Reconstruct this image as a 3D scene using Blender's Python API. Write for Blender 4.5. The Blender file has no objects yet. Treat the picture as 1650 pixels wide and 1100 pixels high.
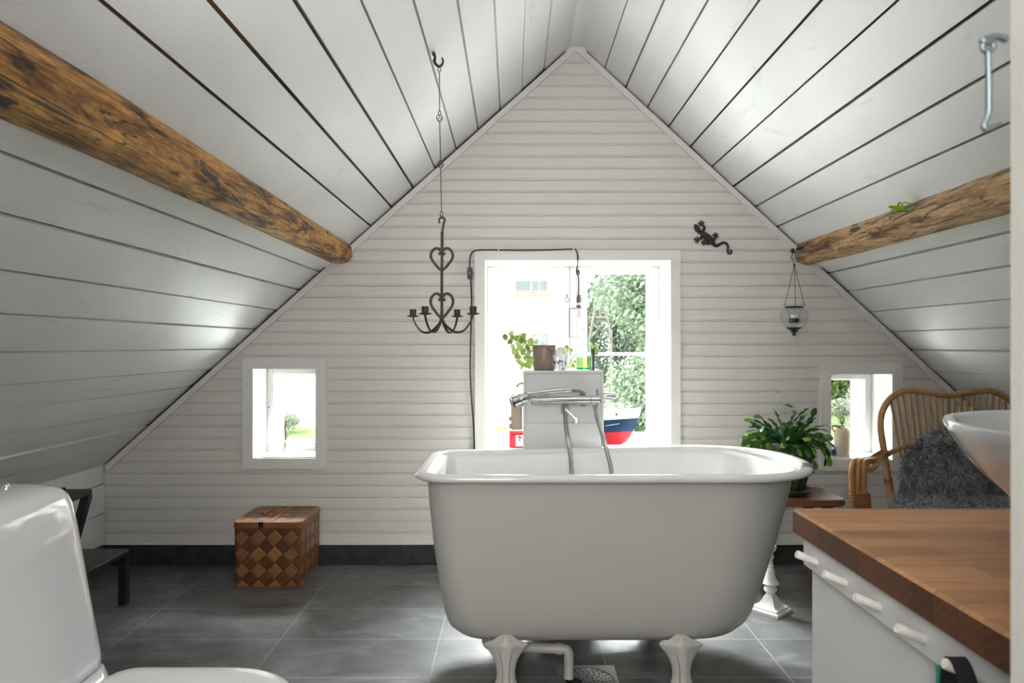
import bpy, math, random
from mathutils import Vector, Matrix, noise as mnoise

# ------------------------------------------------------------------ camera, world, light
R = random.Random(7)
S = bpy.context.scene
COL = S.collection
F, CX, CY, H = 1100.0, 826.0, 555.0, 1.13      # focal length in px, principal point, eye height


def at(px, py, Y):
    return Vector(((px - CX) * Y / F, Y, H - (py - CY) * Y / F))


cam_d = bpy.data.cameras.new('camera')
cam_d.sensor_width = 36.0
cam_d.lens = 36.0 * F / 1650.0
cam_d.shift_x = -1.0 / 1650
cam_d.shift_y = 5.0 / 1650
cam_d.clip_start = 0.02
cam_d.clip_end = 300
cam_d.dof.use_dof = True
cam_d.dof.focus_distance = 2.7
cam_d.dof.aperture_fstop = 9.0
cam = bpy.data.objects.new('camera', cam_d)
cam.location = (0, 0, H)
cam.rotation_euler = (math.radians(90), 0, 0)
COL.objects.link(cam)
S.camera = cam

S.view_settings.view_transform = 'Standard'
S.view_settings.look = 'None'
S.view_settings.gamma = 1
S.view_settings.use_curve_mapping = False
S.view_settings.exposure = 1.44

W = bpy.data.worlds.new('overcast_sky')
S.world = W
W.use_nodes = True
wn = W.node_tree
bg = wn.nodes['Background']
bg.inputs['Color'].default_value = (0.93, 0.97, 1.0, 1)
bg.inputs['Strength'].default_value = 2.3

sun_d = bpy.data.lights.new('sun', 'SUN')
sun_d.energy = 3.0
sun_d.angle = math.radians(2)
sun_d.color = (1, 0.95, 0.86)
sun = bpy.data.objects.new('sun', sun_d)
sun.rotation_euler = (math.radians(48), 0, math.radians(-24))
COL.objects.link(sun)


def area(name, loc, target, sx, sy, power, color=(1, 1, 1), portal=False):
    d = bpy.data.lights.new(name, 'AREA')
    d.shape = 'RECTANGLE'
    d.size, d.size_y = sx, sy
    d.energy = power
    d.color = color
    o = bpy.data.objects.new(name, d)
    o.location = loc
    o.rotation_euler = (Vector(target) - Vector(loc)).to_track_quat('-Z', 'Y').to_euler()
    COL.objects.link(o)
    if portal:
        d.cycles.is_portal = True
    return o


area('window_portal', (0.335, 3.90, 1.07), (0.335, 0, 1.07), 1.0, 1.0, 1, portal=True)
area('window_portal', (-1.173, 3.90, .776), (-1.173, 0, .776), .36, .5, 1, portal=True)
area('window_portal', (1.792, 3.90, .758), (1.792, 0, .758), .36, .5, 1, portal=True)
# added unseen fill lights: one bounced off the ceiling, one through the doorway
area('ceiling_bounce_fill', (-0.02, 0.85, 1.80), (-0.05, 1.15, 3.0), 1.1, 0.5, 4.5, (1.0, 0.955, 0.94))
area('doorway_fill', (-0.38, -0.9, 1.60), (0.2, 2.6, 0.9), 0.8, 1.0, 17, (1.0, 0.955, 0.94))
# added unseen area lights boosting daylight, above the window heads and below the sills
area('upper_window_fill', (-0.1, 5.3, 3.0), (0.2, 2.6, 0.9), 2.8, 1.7, 1350, (0.985, 0.955, 0.985))
area('lower_window_fill', (0.0, 5.2, -0.75), (0.2, 3.4, 1.15), 3.0, 1.4, 215, (1.0, 0.955, 0.985))

# ------------------------------------------------------------------ node materials


def new_mat(name):
    m = bpy.data.materials.new(name)
    m.use_nodes = True
    nt = m.node_tree
    return m, nt, nt.nodes['Principled BSDF']


def N(nt, typ, **kw):
    n = nt.nodes.new(typ)
    for k, v in kw.items():
        setattr(n, k, v)
    return n


def L(nt, a, b):
    nt.links.new(a, b)


def coords(nt, scale=(1, 1, 1), rot=(0, 0, 0), loc=(0, 0, 0), out='Object'):
    tc = N(nt, 'ShaderNodeTexCoord')
    mp = N(nt, 'ShaderNodeMapping')
    mp.inputs['Scale'].default_value = scale
    mp.inputs['Rotation'].default_value = rot
    mp.inputs['Location'].default_value = loc
    L(nt, tc.outputs[out], mp.inputs['Vector'])
    return mp.outputs['Vector']


def noise(nt, vec, scale, detail=4, rough=0.6, dist=0.0):
    n = N(nt, 'ShaderNodeTexNoise')
    n.inputs['Scale'].default_value = scale
    n.inputs['Detail'].default_value = detail
    n.inputs['Roughness'].default_value = rough
    n.inputs['Distortion'].default_value = dist
    L(nt, vec, n.inputs['Vector'])
    return n.outputs['Fac']


def ramp(nt, fac, stops):
    r = N(nt, 'ShaderNodeValToRGB')
    el = r.color_ramp.elements
    while len(el) < len(stops):
        el.new(0.5)
    for e, (p, c) in zip(el, stops):
        e.position = p
        e.color = (c[0], c[1], c[2], 1)
    L(nt, fac, r.inputs['Fac'])
    return r.outputs['Color']


def bump(nt, b, height, strength=0.3, dist=0.002, normal=None):
    n = N(nt, 'ShaderNodeBump')
    n.inputs['Strength'].default_value = strength
    n.inputs['Distance'].default_value = dist
    L(nt, height, n.inputs['Height'])
    L(nt, n.outputs['Normal'], b.inputs['Normal'])
    return n


def mixc(nt, fac, a, b, mode='MIX'):
    m = N(nt, 'ShaderNodeMix', data_type='RGBA', blend_type=mode)
    if isinstance(fac, (int, float)):
        m.inputs[0].default_value = fac
    else:
        L(nt, fac, m.inputs[0])
    for s, v in ((6, a), (7, b)):
        if isinstance(v, (tuple, list)):
            m.inputs[s].default_value = (v[0], v[1], v[2], 1)
        else:
            L(nt, v, m.inputs[s])
    return m.outputs[2]


def sc(c, k):
    return tuple(min(1, x * k) for x in c)


def plain(name, col, rough=0.5, metal=0.0, var=0.06, nscale=12, bmp=0.0, bscale=60, stretch=(1, 1, 1), coat=0.0):
    m, nt, b = new_mat(name)
    v = coords(nt, stretch)
    f = noise(nt, v, nscale)
    L(nt, ramp(nt, f, [(0.3, sc(col, 1 - var)), (0.7, sc(col, 1 + var))]), b.inputs['Base Color'])
    b.inputs['Roughness'].default_value = rough
    b.inputs['Metallic'].default_value = metal
    b.inputs['Coat Weight'].default_value = coat
    b.inputs['Coat Roughness'].default_value = 0.06
    if bmp:
        bump(nt, b, noise(nt, v, bscale, 3), bmp)
    return m


def glass_mat(name, tint=(1, 1, 1), rough=0.0, base=0.05, edge=0.6):
    """thin glass: see-through, with reflection that grows towards grazing angles"""
    m = bpy.data.materials.new(name)
    m.use_nodes = True
    nt = m.node_tree
    nt.nodes.clear()
    out = N(nt, 'ShaderNodeOutputMaterial')
    tr = N(nt, 'ShaderNodeBsdfTransparent')
    gl = N(nt, 'ShaderNodeBsdfGlossy')
    gl.inputs['Roughness'].default_value = rough
    lw = N(nt, 'ShaderNodeLayerWeight')
    lw.inputs['Blend'].default_value = 0.5
    pw = N(nt, 'ShaderNodeMath', operation='POWER')
    pw.inputs[1].default_value = 3.0
    L(nt, lw.outputs['Facing'], pw.inputs[0])
    ma = N(nt, 'ShaderNodeMath', operation='MULTIPLY_ADD')
    ma.inputs[1].default_value = edge
    ma.inputs[2].default_value = base
    ma.use_clamp = True
    L(nt, pw.outputs[0], ma.inputs[0])
    tr.inputs['Color'].default_value = (*tint, 1)
    mx = N(nt, 'ShaderNodeMixShader')
    L(nt, ma.outputs[0], mx.inputs[0])
    L(nt, tr.outputs[0], mx.inputs[1])
    L(nt, gl.outputs[0], mx.inputs[2])
    L(nt, mx.outputs[0], out.inputs['Surface'])
    return m


M = {}
# painted panelling of the gable
M['panel'] = plain('cream_panel_paint', (0.72, 0.70, 0.66), 0.42, var=0.02, nscale=3, bmp=0.03, bscale=30, stretch=(0.15, 1, 1))
M['white'] = plain('white_gloss_paint', (0.80, 0.79, 0.765), 0.35, var=0.02, bmp=0.05)
M['sash'] = plain('pale_grey_sash_paint', (0.60, 0.60, 0.605), 0.4, var=0.02)
M['casing'] = plain('window_casing_paint', (0.79, 0.775, 0.745), 0.35, var=0.02, bmp=0.05)


def m_ceiling():
    m, nt, b = new_mat('white_ceiling_board_paint')
    v = coords(nt, (1, 0.06, 1))
    g = noise(nt, v, 60, 6, 0.7)
    v2 = coords(nt, (1, 1, 1))
    rough_n = noise(nt, v2, 90, 4, 0.7)
    big = noise(nt, v2, 2.2, 2)
    col = ramp(nt, big, [(0.3, (0.74, 0.745, 0.755)), (0.7, (0.79, 0.795, 0.805))])
    v3 = coords(nt, (1, 0.35, 1))
    k = noise(nt, v3, 7, 3, 0.7, 1.0)
    knots = ramp(nt, k, [(0.30, (0.80, 0.80, 0.80)), (0.37, (1, 1, 1))])
    L(nt, mixc(nt, 0.6, col, knots, 'MULTIPLY'), b.inputs['Base Color'])
    b.inputs['Roughness'].default_value = 0.4
    ad = N(nt, 'ShaderNodeMath', operation='ADD')
    L(nt, g, ad.inputs[0])
    L(nt, rough_n, ad.inputs[1])
    bump(nt, b, ad.outputs[0], 0.35, 0.003)
    return m


M['ceil'] = m_ceiling()


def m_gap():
    m, nt, b = new_mat('bare_wood_and_gap_shade')
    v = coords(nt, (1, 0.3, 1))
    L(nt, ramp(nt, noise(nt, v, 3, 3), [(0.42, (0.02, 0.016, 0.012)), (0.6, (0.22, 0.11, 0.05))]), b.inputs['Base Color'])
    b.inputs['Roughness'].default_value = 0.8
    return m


M['gap'] = m_gap()


def m_log(name, light, mid, dark, seed):
    m, nt, b = new_mat(name)
    v = coords(nt, (1, 0.16, 1), loc=(seed, seed * 2, 0))
    v2 = coords(nt, (1, 0.22, 1), loc=(seed, 0, seed))
    patches = noise(nt, v, 22, 6, 0.65, 0.6)
    fine = noise(nt, v, 120, 6, 0.7)
    blot = noise(nt, v2, 13, 5, 0.7, 0.4)
    c1 = ramp(nt, patches, [(0.36, dark), (0.44, mid), (0.54, light), (0.68, sc(light, 1.2))])
    c2 = mixc(nt, 0.75, c1, ramp(nt, fine, [(0.35, (0.35, 0.27, 0.2)), (0.6, (1, 1, 1))]), 'MULTIPLY')
    msk = ramp(nt, blot, [(0.375, (1, 1, 1)), (0.41, (0, 0, 0))])
    # long drying cracks
    v3 = coords(nt, (1, 0.05, 1), loc=(0, seed, 0))
    cr = noise(nt, v3, 20, 3, 0.55, 0.4)
    crk = ramp(nt, cr, [(0.484, (0, 0, 0)), (0.50, (1, 1, 1)), (0.516, (0, 0, 0))])
    c3 = mixc(nt, msk, c2, (0.06, 0.045, 0.035))
    L(nt, mixc(nt, crk, c3, (0.03, 0.018, 0.01)), b.inputs['Base Color'])
    b.inputs['Roughness'].default_value = 0.45
    ad = N(nt, 'ShaderNodeMath', operation='ADD')
    L(nt, patches, ad.inputs[0])
    L(nt, fine, ad.inputs[1])
    ad2 = N(nt, 'ShaderNodeMath', operation='ADD')
    L(nt, ad.outputs[0], ad2.inputs[0])
    L(nt, cr, ad2.inputs[1])
    bump(nt, b, ad2.outputs[0], 0.9, 0.01)
    return m


M['log_l'] = m_log('amber_stained_log', (0.80, 0.43, 0.105), (0.42, 0.185, 0.046), (0.05, 0.024, 0.012), 1.3)
M['log_r'] = m_log('pale_brown_log', (0.74, 0.49, 0.25), (0.44, 0.235, 0.095), (0.07, 0.035, 0.018), 4.1)


def m_floor():
    m, nt, b = new_mat('dark_slate_floor_tile')
    v = coords(nt, (1, 1, 1), loc=(0.2805, -2.319 + 0.30, 0))
    br = N(nt, 'ShaderNodeTexBrick')
    br.offset = 0.0
    br.squash = 1.0
    br.inputs['Scale'].default_value = 1.0
    br.inputs['Brick Width'].default_value = 0.61
    br.inputs['Row Height'].default_value = 0.30
    br.inputs['Mortar Size'].default_value = 0.0022
    br.inputs['Mortar Smooth'].default_value = 0.1
    br.inputs['Color1'].default_value = (0.75, 0.75, 0.75, 1)
    br.inputs['Color2'].default_value = (1.15, 1.15, 1.15, 1)
    br.inputs['Mortar'].default_value = (0.95, 0.95, 0.95, 1)
    L(nt, v, br.inputs['Vector'])
    v2 = coords(nt, (1, 1.8, 1), rot=(0, 0, 0.5))
    n1 = noise(nt, v2, 4.5, 8, 0.65, 0.8)
    n2 = noise(nt, v2, 30, 6, 0.7, 0.3)
    base = ramp(nt, n1, [(0.30, (0.070, 0.072, 0.074)), (0.52, (0.125, 0.127, 0.129)), (0.70, (0.215, 0.217, 0.218))])
    base = mixc(nt, 1.0, base, br.outputs['Color'], 'MULTIPLY')
    L(nt, mixc(nt, br.outputs['Fac'], base, (0.27, 0.265, 0.255)), b.inputs['Base Color'])
    rr = ramp(nt, n2, [(0.3, (0.28, 0.28, 0.28)), (0.7, (0.46, 0.46, 0.46))])
    L(nt, rr, b.inputs['Roughness'])
    ad = N(nt, 'ShaderNodeMath', operation='SUBTRACT')
    ad2 = N(nt, 'ShaderNodeMath', operation='ADD')
    L(nt, n1, ad2.inputs[0])
    L(nt, n2, ad2.inputs[1])
    L(nt, ad2.outputs[0], ad.inputs[0])
    L(nt, br.outputs['Fac'], ad.inputs[1])
    bump(nt, b, ad.outputs[0], 0.35, 0.004)
    return m


M['floor'] = m_floor()


def m_skirt():
    m, nt, b = new_mat('dark_slate_skirting_tile')
    v = coords(nt, (1, 1, 1), loc=(0.28, 0, 0.3))
    n1 = noise(nt, v, 14, 8, 0.7, 0.6)
    L(nt, ramp(nt, n1, [(0.35, (0.014, 0.015, 0.018)), (0.7, (0.05, 0.052, 0.056))]), b.inputs['Base Color'])
    b.inputs['Roughness'].default_value = 0.5
    bump(nt, b, n1, 0.5, 0.004)
    return m


M['skirt'] = m_skirt()
M['tub_out'] = plain('cream_painted_cast_iron', (0.555, 0.555, 0.51), 0.38, var=0.02, nscale=4, bmp=0.10, bscale=26, stretch=(0.3, 1, 1))
M['enamel'] = plain('white_bath_enamel', (0.82, 0.82, 0.80), 0.12, var=0.01, coat=0.6)
M['chip'] = plain('bare_iron_chip', (0.045, 0.043, 0.042), 0.6, var=0.3, nscale=60)
M['porcelain'] = plain('white_sanitary_porcelain', (0.68, 0.70, 0.71), 0.10, var=0.008, coat=0.8)
M['seat_plastic'] = plain('white_seat_plastic', (0.74, 0.735, 0.72), 0.22, var=0.01)
M['chrome'] = plain('chrome', (0.72, 0.73, 0.74), 0.10, 1.0, var=0.02)
M['hose'] = plain('ribbed_steel_hose', (0.55, 0.55, 0.55), 0.28, 1.0, var=0.05)
M['steel'] = plain('brushed_steel', (0.55, 0.56, 0.57), 0.32, 1.0, var=0.06)
M['zinc'] = plain('zinc_plated_steel', (0.20, 0.25, 0.255), 0.42, 1.0, var=0.15, nscale=30)
M['iron'] = plain('dark_rusty_wrought_iron', (0.085, 0.067, 0.052), 0.55, 0.6, var=0.35, nscale=60, bmp=0.4, bscale=90)
M['rust'] = plain('rusty_candle_cup', (0.10, 0.055, 0.032), 0.6, 0.5, var=0.35, nscale=50, bmp=0.3)
M['castiron'] = plain('dark_brown_cast_iron', (0.040, 0.031, 0.027), 0.45, 0.4, var=0.2, nscale=40, bmp=0.4, bscale=80)
M['black'] = plain('black_plastic', (0.015, 0.015, 0.016), 0.4, var=0.1)
M['blackwood'] = plain('black_painted_metal', (0.022, 0.023, 0.026), 0.32, var=0.1, nscale=20, bmp=0.1)
M['copper'] = plain('copper_wire', (0.55, 0.22, 0.14), 0.4, 0.8, var=0.1)
M['greywire'] = plain('grey_wire', (0.12, 0.12, 0.12), 0.4, 0.8, var=0.1)
M['socket'] = plain('dark_grey_socket', (0.12, 0.12, 0.12), 0.5, var=0.05)
M['bulb'] = plain('frosted_white_bulb', (0.85, 0.85, 0.83), 0.2, var=0.01)
M['glass'] = glass_mat('window_glass', (0.97, 0.99, 0.98), base=0.02, edge=0.4)
M['clear'] = glass_mat('clear_glass', (0.93, 0.955, 0.955), base=0.07, edge=0.8)
M['frost'] = glass_mat('pale_blue_glass', (0.84, 0.87, 0.92), base=0.12, edge=0.4)


def m_milky():
    m = glass_mat('milky_white_glass', (0.95, 0.96, 0.97), base=0.06, edge=0.4)
    nt = m.node_tree
    out = nt.nodes['Material Output']
    prev = out.inputs['Surface'].links[0].from_socket
    tl = N(nt, 'ShaderNodeBsdfTranslucent')
    tl.inputs['Color'].default_value = (0.86, 0.87, 0.88, 1)
    df = N(nt, 'ShaderNodeBsdfDiffuse')
    df.inputs['Color'].default_value = (0.86, 0.87, 0.88, 1)
    ad = N(nt, 'ShaderNodeMixShader')
    L(nt, tl.outputs[0], ad.inputs[1])
    L(nt, df.outputs[0], ad.inputs[2])
    mx = N(nt, 'ShaderNodeMixShader')
    mx.inputs[0].default_value = 0.38
    L(nt, prev, mx.inputs[1])
    L(nt, ad.outputs[0], mx.inputs[2])
    L(nt, mx.outputs[0], out.inputs['Surface'])
    return m


M['milky'] = m_milky()
M['liquid'] = glass_mat('green_liquid', (0.73, 0.89, 0.50), edge=0.3)
M['greenglass'] = glass_mat('green_glass_base', (0.10, 0.60, 0.22), edge=0.3)
M['aqua'] = glass_mat('aqua_bottle_glass', (0.86, 0.95, 0.92), base=0.05, edge=0.5)
M['tile_white'] = plain('white_glazed_panel', (0.74, 0.745, 0.74), 0.12, var=0.01, coat=0.5)
M['pipe_grey'] = plain('grey_plastic_pipe', (0.50, 0.485, 0.45), 0.35, var=0.03)
M['stoneware'] = plain('cream_stoneware_glaze', (0.72, 0.63, 0.46), 0.22, var=0.06, nscale=14)
M['stone_brown'] = plain('brown_salt_glaze', (0.30, 0.225, 0.18), 0.32, var=0.18, nscale=20, bmp=0.2)
M['candlewax'] = plain('ivory_wax', (0.80, 0.77, 0.68), 0.5, var=0.02)
M['potgreen'] = plain('dark_green_glazed_pot', (0.035, 0.075, 0.022), 0.18, var=0.25, nscale=20, coat=0.5)
M['saucer'] = plain('dark_grey_saucer', (0.07, 0.073, 0.076), 0.4, var=0.1)
M['soil'] = plain('potting_soil', (0.035, 0.025, 0.018), 0.9, var=0.3, nscale=80, bmp=0.6)
M['chalk'] = plain('chalky_white_paint', (0.80, 0.79, 0.77), 0.6, var=0.05, nscale=40, bmp=0.25)
M['cab'] = plain('white_cabinet_lacquer', (0.70, 0.715, 0.715), 0.3, var=0.015)
M['peg'] = plain('worn_white_peg_paint', (0.74, 0.72, 0.66), 0.4, var=0.10, nscale=60)
M['doorpaint'] = plain('grey_green_cream_door_paint', (0.52, 0.53, 0.47), 0.4, var=0.02, nscale=6)
M['twig'] = plain('dried_twig', (0.13, 0.085, 0.06), 0.8, var=0.3)
M['sisal'] = plain('beige_sisal', (0.60, 0.51, 0.39), 0.9, var=0.25, nscale=220, bmp=0.8, bscale=300)
M['palewood'] = plain('pale_bare_wood', (0.55, 0.43, 0.30), 0.5, var=0.1)
M['rope'] = plain('white_cotton_cord', (0.74, 0.71, 0.66), 0.8, var=0.05)
M['redpaint'] = plain('red_hull_paint', (0.52, 0.014, 0.03), 0.3, var=0.06)
M['navy'] = plain('navy_hull_paint', (0.011, 0.034, 0.085), 0.3, var=0.1)
M['boatwhite'] = plain('white_hull_paint', (0.78, 0.78, 0.77), 0.3, var=0.03)
M['darkdot'] = plain('dark_metal_fitting', (0.05, 0.05, 0.05), 0.4, var=0.1)
M['teal'] = plain('teal_green_cloth', (0.03, 0.22, 0.15), 0.8, var=0.15, nscale=60, bmp=0.3)
M['blackcloth'] = plain('black_cloth', (0.012, 0.012, 0.014), 0.85, var=0.2, nscale=60, bmp=0.3)
M['grasshopper'] = plain('bright_green_plastic', (0.33, 0.55, 0.02), 0.25, var=0.25, nscale=60)
M['grasshopper_d'] = plain('dark_green_plastic', (0.08, 0.20, 0.02), 0.3, var=0.3, nscale=60)


def m_wood(name, c1, c2, rough=0.4, axis=(0.08, 1, 1), sca=30, coat=0.0, bstr=0.25):
    m, nt, b = new_mat(name)
    v = coords(nt, axis)
    n1 = noise(nt, v, sca, 6, 0.65, 0.8)
    n2 = noise(nt, v, sca * 4, 4, 0.7)
    c = ramp(nt, n1, [(0.3, c1), (0.7, c2)])
    L(nt, mixc(nt, 0.5, c, ramp(nt, n2, [(0.3, (0.6, 0.6, 0.6)), (0.6, (1, 1, 1))]), 'MULTIPLY'), b.inputs['Base Color'])
    b.inputs['Roughness'].default_value = rough
    b.inputs['Coat Weight'].default_value = coat
    bump(nt, b, n2, bstr, 0.002)
    return m


M['stoolwood'] = m_wood('red_brown_stool_wood', (0.13, 0.048, 0.022), (0.27, 0.11, 0.05), 0.35)
M['rattan'] = m_wood('honey_rattan_cane', (0.36, 0.17, 0.05), (0.55, 0.30, 0.11), 0.28, (1, 1, 0.25), 22, 0.3)
M['rattan_d'] = m_wood('brown_cane_binding', (0.20, 0.085, 0.03), (0.38, 0.17, 0.06), 0.4, (1, 1, 6), 20)


def m_butcher():
    m, nt, b = new_mat('oiled_beech_butcher_block')
    v = coords(nt, (1, 1, 1), loc=(0.13, 0.02, 0))
    br = N(nt, 'ShaderNodeTexBrick')
    br.offset = 0.37
    br.offset_frequency = 2
    br.inputs['Scale'].default_value = 1.0
    br.inputs['Brick Width'].default_value = 0.27
    br.inputs['Row Height'].default_value = 0.042
    br.inputs['Mortar Size'].default_value = 0.0003
    br.inputs['Bias'].default_value = 0.0
    br.inputs['Color1'].default_value = (0.29, 0.128, 0.046, 1)
    br.inputs['Color2'].default_value = (0.51, 0.255, 0.105, 1)
    br.inputs['Mortar'].default_value = (0.14, 0.065, 0.03, 1)
    L(nt, v, br.inputs['Vector'])
    vg = coords(nt, (0.10, 1, 1))
    g = noise(nt, vg, 38, 7, 0.7, 1.2)
    g2 = noise(nt, vg, 150, 4, 0.7)
    c = mixc(nt, 0.85, br.outputs['Color'], ramp(nt, g, [(0.27, (0.30, 0.24, 0.20)), (0.45, (0.9, 0.88, 0.86)), (0.7, (1.1, 1.1, 1.1))]), 'MULTIPLY')
    c = mixc(nt, 0.35, c, ramp(nt, g2, [(0.35, (0.5, 0.45, 0.4)), (0.6, (1, 1, 1))]), 'MULTIPLY')
    L(nt, c, b.inputs['Base Color'])
    b.inputs['Roughness'].default_value = 0.42
    b.inputs['Coat Weight'].default_value = 0.0
    bump(nt, b, g2, 0.12, 0.001)
    return m


def m_endgrain():
    m, nt, b = new_mat('oiled_beech_end_grain')
    v = coords(nt, (1, 1, 1))
    br = N(nt, 'ShaderNodeTexBrick')
    br.offset = 0.5
    br.inputs['Scale'].default_value = 1.0
    br.inputs['Brick Width'].default_value = 0.042
    br.inputs['Row Height'].default_value = 0.3
    br.inputs['Mortar Size'].default_value = 0.0004
    br.inputs['Color1'].default_value = (0.090, 0.036, 0.015, 1)
    br.inputs['Color2'].default_value = (0.145, 0.058, 0.024, 1)
    br.inputs['Mortar'].default_value = (0.04, 0.02, 0.01, 1)
    sx = N(nt, 'ShaderNodeSeparateXYZ')
    cb = N(nt, 'ShaderNodeCombineXYZ')
    L(nt, v, sx.inputs[0])
    L(nt, sx.outputs['Y'], cb.inputs['X'])
    L(nt, sx.outputs['Z'], cb.inputs['Y'])
    L(nt, cb.outputs[0], br.inputs['Vector'])
    wv = N(nt, 'ShaderNodeTexWave', wave_type='RINGS', rings_direction='X')
    wv.inputs['Scale'].default_value = 30
    wv.inputs['Distortion'].default_value = 5
    wv.inputs['Detail'].default_value = 2
    L(nt, v, wv.inputs['Vector'])
    c = mixc(nt, 0.4, br.outputs['Color'], ramp(nt, wv.outputs['Fac'], [(0.2, (0.6, 0.55, 0.5)), (0.8, (1.1, 1.1, 1.1))]), 'MULTIPLY')
    L(nt, c, b.inputs['Base Color'])
    b.inputs['Roughness'].default_value = 0.4
    return m


M['butcher'] = m_butcher()
M['endgrain'] = m_endgrain()


def m_weave():
    """plaited birch splints: diagonal over-under squares, grain turning with the strip"""
    m, nt, b = new_mat('plaited_birch_splint')
    tc = N(nt, 'ShaderNodeTexCoord')
    mp = N(nt, 'ShaderNodeMapping')
    mp.inputs['Rotation'].default_value = (0, 0, math.radians(45))
    mp.inputs['Scale'].default_value = (1 / 0.0545, 1 / 0.0545, 1)
    L(nt, tc.outputs['UV'], mp.inputs['Vector'])
    ck = N(nt, 'ShaderNodeTexChecker')
    ck.inputs['Scale'].default_value = 1.0
    L(nt, mp.outputs[0], ck.inputs['Vector'])
    fl = N(nt, 'ShaderNodeVectorMath', operation='FLOOR')
    L(nt, mp.outputs[0], fl.inputs[0])
    wn_ = N(nt, 'ShaderNodeTexWhiteNoise', noise_dimensions='2D')
    L(nt, fl.outputs[0], wn_.inputs['Vector'])
    # grain along u or v
    ma = N(nt, 'ShaderNodeMapping')
    ma.inputs['Scale'].default_value = (0.12, 2.2, 1)
    L(nt, mp.outputs[0], ma.inputs['Vector'])
    mb = N(nt, 'ShaderNodeMapping')
    mb.inputs['Scale'].default_value = (2.2, 0.12, 1)
    L(nt, mp.outputs[0], mb.inputs['Vector'])
    ga = noise(nt, ma.outputs[0], 4, 5, 0.7)
    gb = noise(nt, mb.outputs[0], 4, 5, 0.7)
    ca = ramp(nt, ga, [(0.3, (0.19, 0.072, 0.024)), (0.7, (0.46, 0.21, 0.078))])
    cb = ramp(nt, gb, [(0.3, (0.06, 0.021, 0.009)), (0.7, (0.24, 0.088, 0.031))])
    c = mixc(nt, ck.outputs['Fac'], ca, cb)
    c = mixc(nt, 0.55, c, ramp(nt, wn_.outputs['Value'], [(0.0, (0.55, 0.55, 0.55)), (1.0, (1.25, 1.2, 1.15))]), 'MULTIPLY')
    fr = N(nt, 'ShaderNodeVectorMath', operation='FRACTION')
    L(nt, mp.outputs[0], fr.inputs[0])
    sx = N(nt, 'ShaderNodeSeparateXYZ')
    L(nt, fr.outputs[0], sx.inputs[0])

    def tri(s):
        a = N(nt, 'ShaderNodeMath', operation='SUBTRACT')
        a.inputs[1].default_value = 0.5
        L(nt, s, a.inputs[0])
        a2 = N(nt, 'ShaderNodeMath', operation='ABSOLUTE')
        L(nt, a.outputs[0], a2.inputs[0])
        return a2.outputs[0]
    mxx = N(nt, 'ShaderNodeMath', operation='MAXIMUM')
    L(nt, tri(sx.outputs['X']), mxx.inputs[0])
    L(nt, tri(sx.outputs['Y']), mxx.inputs[1])
    edge = ramp(nt, mxx.outputs[0], [(0.44, (1, 1, 1)), (0.497, (0.25, 0.22, 0.2))])
    L(nt, mixc(nt, 1.0, c, edge, 'MULTIPLY'), b.inputs['Base Color'])
    b.inputs['Roughness'].default_value = 0.38
    bump(nt, b, edge, 0.6, 0.003)
    return m


M['weave'] = m_weave()
M['band'] = m_wood('birch_rim_band', (0.17, 0.064, 0.022), (0.36, 0.15, 0.055), 0.4, (0.2, 0.2, 1), 30)


def m_leaf(name, c1, c2, trans=0.3, rough=0.35, nscale=30):
    m, nt, b = new_mat(name)
    v = coords(nt)
    f = noise(nt, v, nscale, 3)
    col = ramp(nt, f, [(0.35, c1), (0.65, c2)])
    L(nt, col, b.inputs['Base Color'])
    b.inputs['Roughness'].default_value = rough
    out = nt.nodes['Material Output']
    tl = N(nt, 'ShaderNodeBsdfTranslucent')
    L(nt, col, tl.inputs['Color'])
    mx = N(nt, 'ShaderNodeMixShader')
    mx.inputs[0].default_value = trans
    L(nt, b.outputs[0], mx.inputs[1])
    L(nt, tl.outputs[0], mx.inputs[2])
    L(nt, mx.outputs[0], out.inputs['Surface'])
    return m


M['cactus'] = m_leaf('dark_cactus_leaf', (0.018, 0.065, 0.012), (0.05, 0.14, 0.022), 0.2, 0.25)
M['cactus_tip'] = m_leaf('young_cactus_leaf', (0.10, 0.24, 0.02), (0.22, 0.36, 0.05), 0.35, 0.3)
M['cactus_blue'] = m_leaf('blue_green_cactus_leaf', (0.02, 0.11, 0.07), (0.05, 0.18, 0.12), 0.2, 0.25)
M['jade'] = m_leaf('pale_round_leaf', (0.30, 0.42, 0.10), (0.48, 0.58, 0.22), 0.5)
M['jade_d'] = m_leaf('mid_green_round_leaf', (0.13, 0.22, 0.05), (0.26, 0.36, 0.10), 0.4)
M['stem'] = plain('brown_green_stem', (0.22, 0.13, 0.06), 0.6, var=0.2)
M['fur'] = plain('grey_sheepskin_wool', (0.28, 0.285, 0.295), 0.75, var=0.35, nscale=25)
M['fur_tip'] = plain('silver_grey_wool', (0.56, 0.575, 0.60), 0.75, var=0.25, nscale=25)
M['treeleaf'] = m_leaf('garden_leaf', (0.15, 0.21, 0.13), (0.26, 0.325, 0.23), 0.4, 0.6, 2)
M['treeleaf2'] = m_leaf('pale_garden_leaf', (0.30, 0.345, 0.28), (0.43, 0.46, 0.40), 0.4, 0.6, 2)
M['treeleaf3'] = m_leaf('bright_garden_leaf', (0.05, 0.10, 0.02), (0.15, 0.21, 0.06), 0.4, 0.6, 2)
M['bark'] = plain('bark', (0.07, 0.055, 0.04), 0.9, var=0.3, nscale=5, bmp=0.6)
M['lawn'] = plain('mown_lawn', (0.16, 0.23, 0.07), 0.9, var=0.3, nscale=2, bmp=0.4, bscale=40)
M['render'] = plain('white_house_render', (0.72, 0.71, 0.69), 0.8, var=0.03, nscale=1)
M['rooftile'] = plain('red_roof_tile', (0.30, 0.10, 0.06), 0.8, var=0.2, nscale=8)
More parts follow.
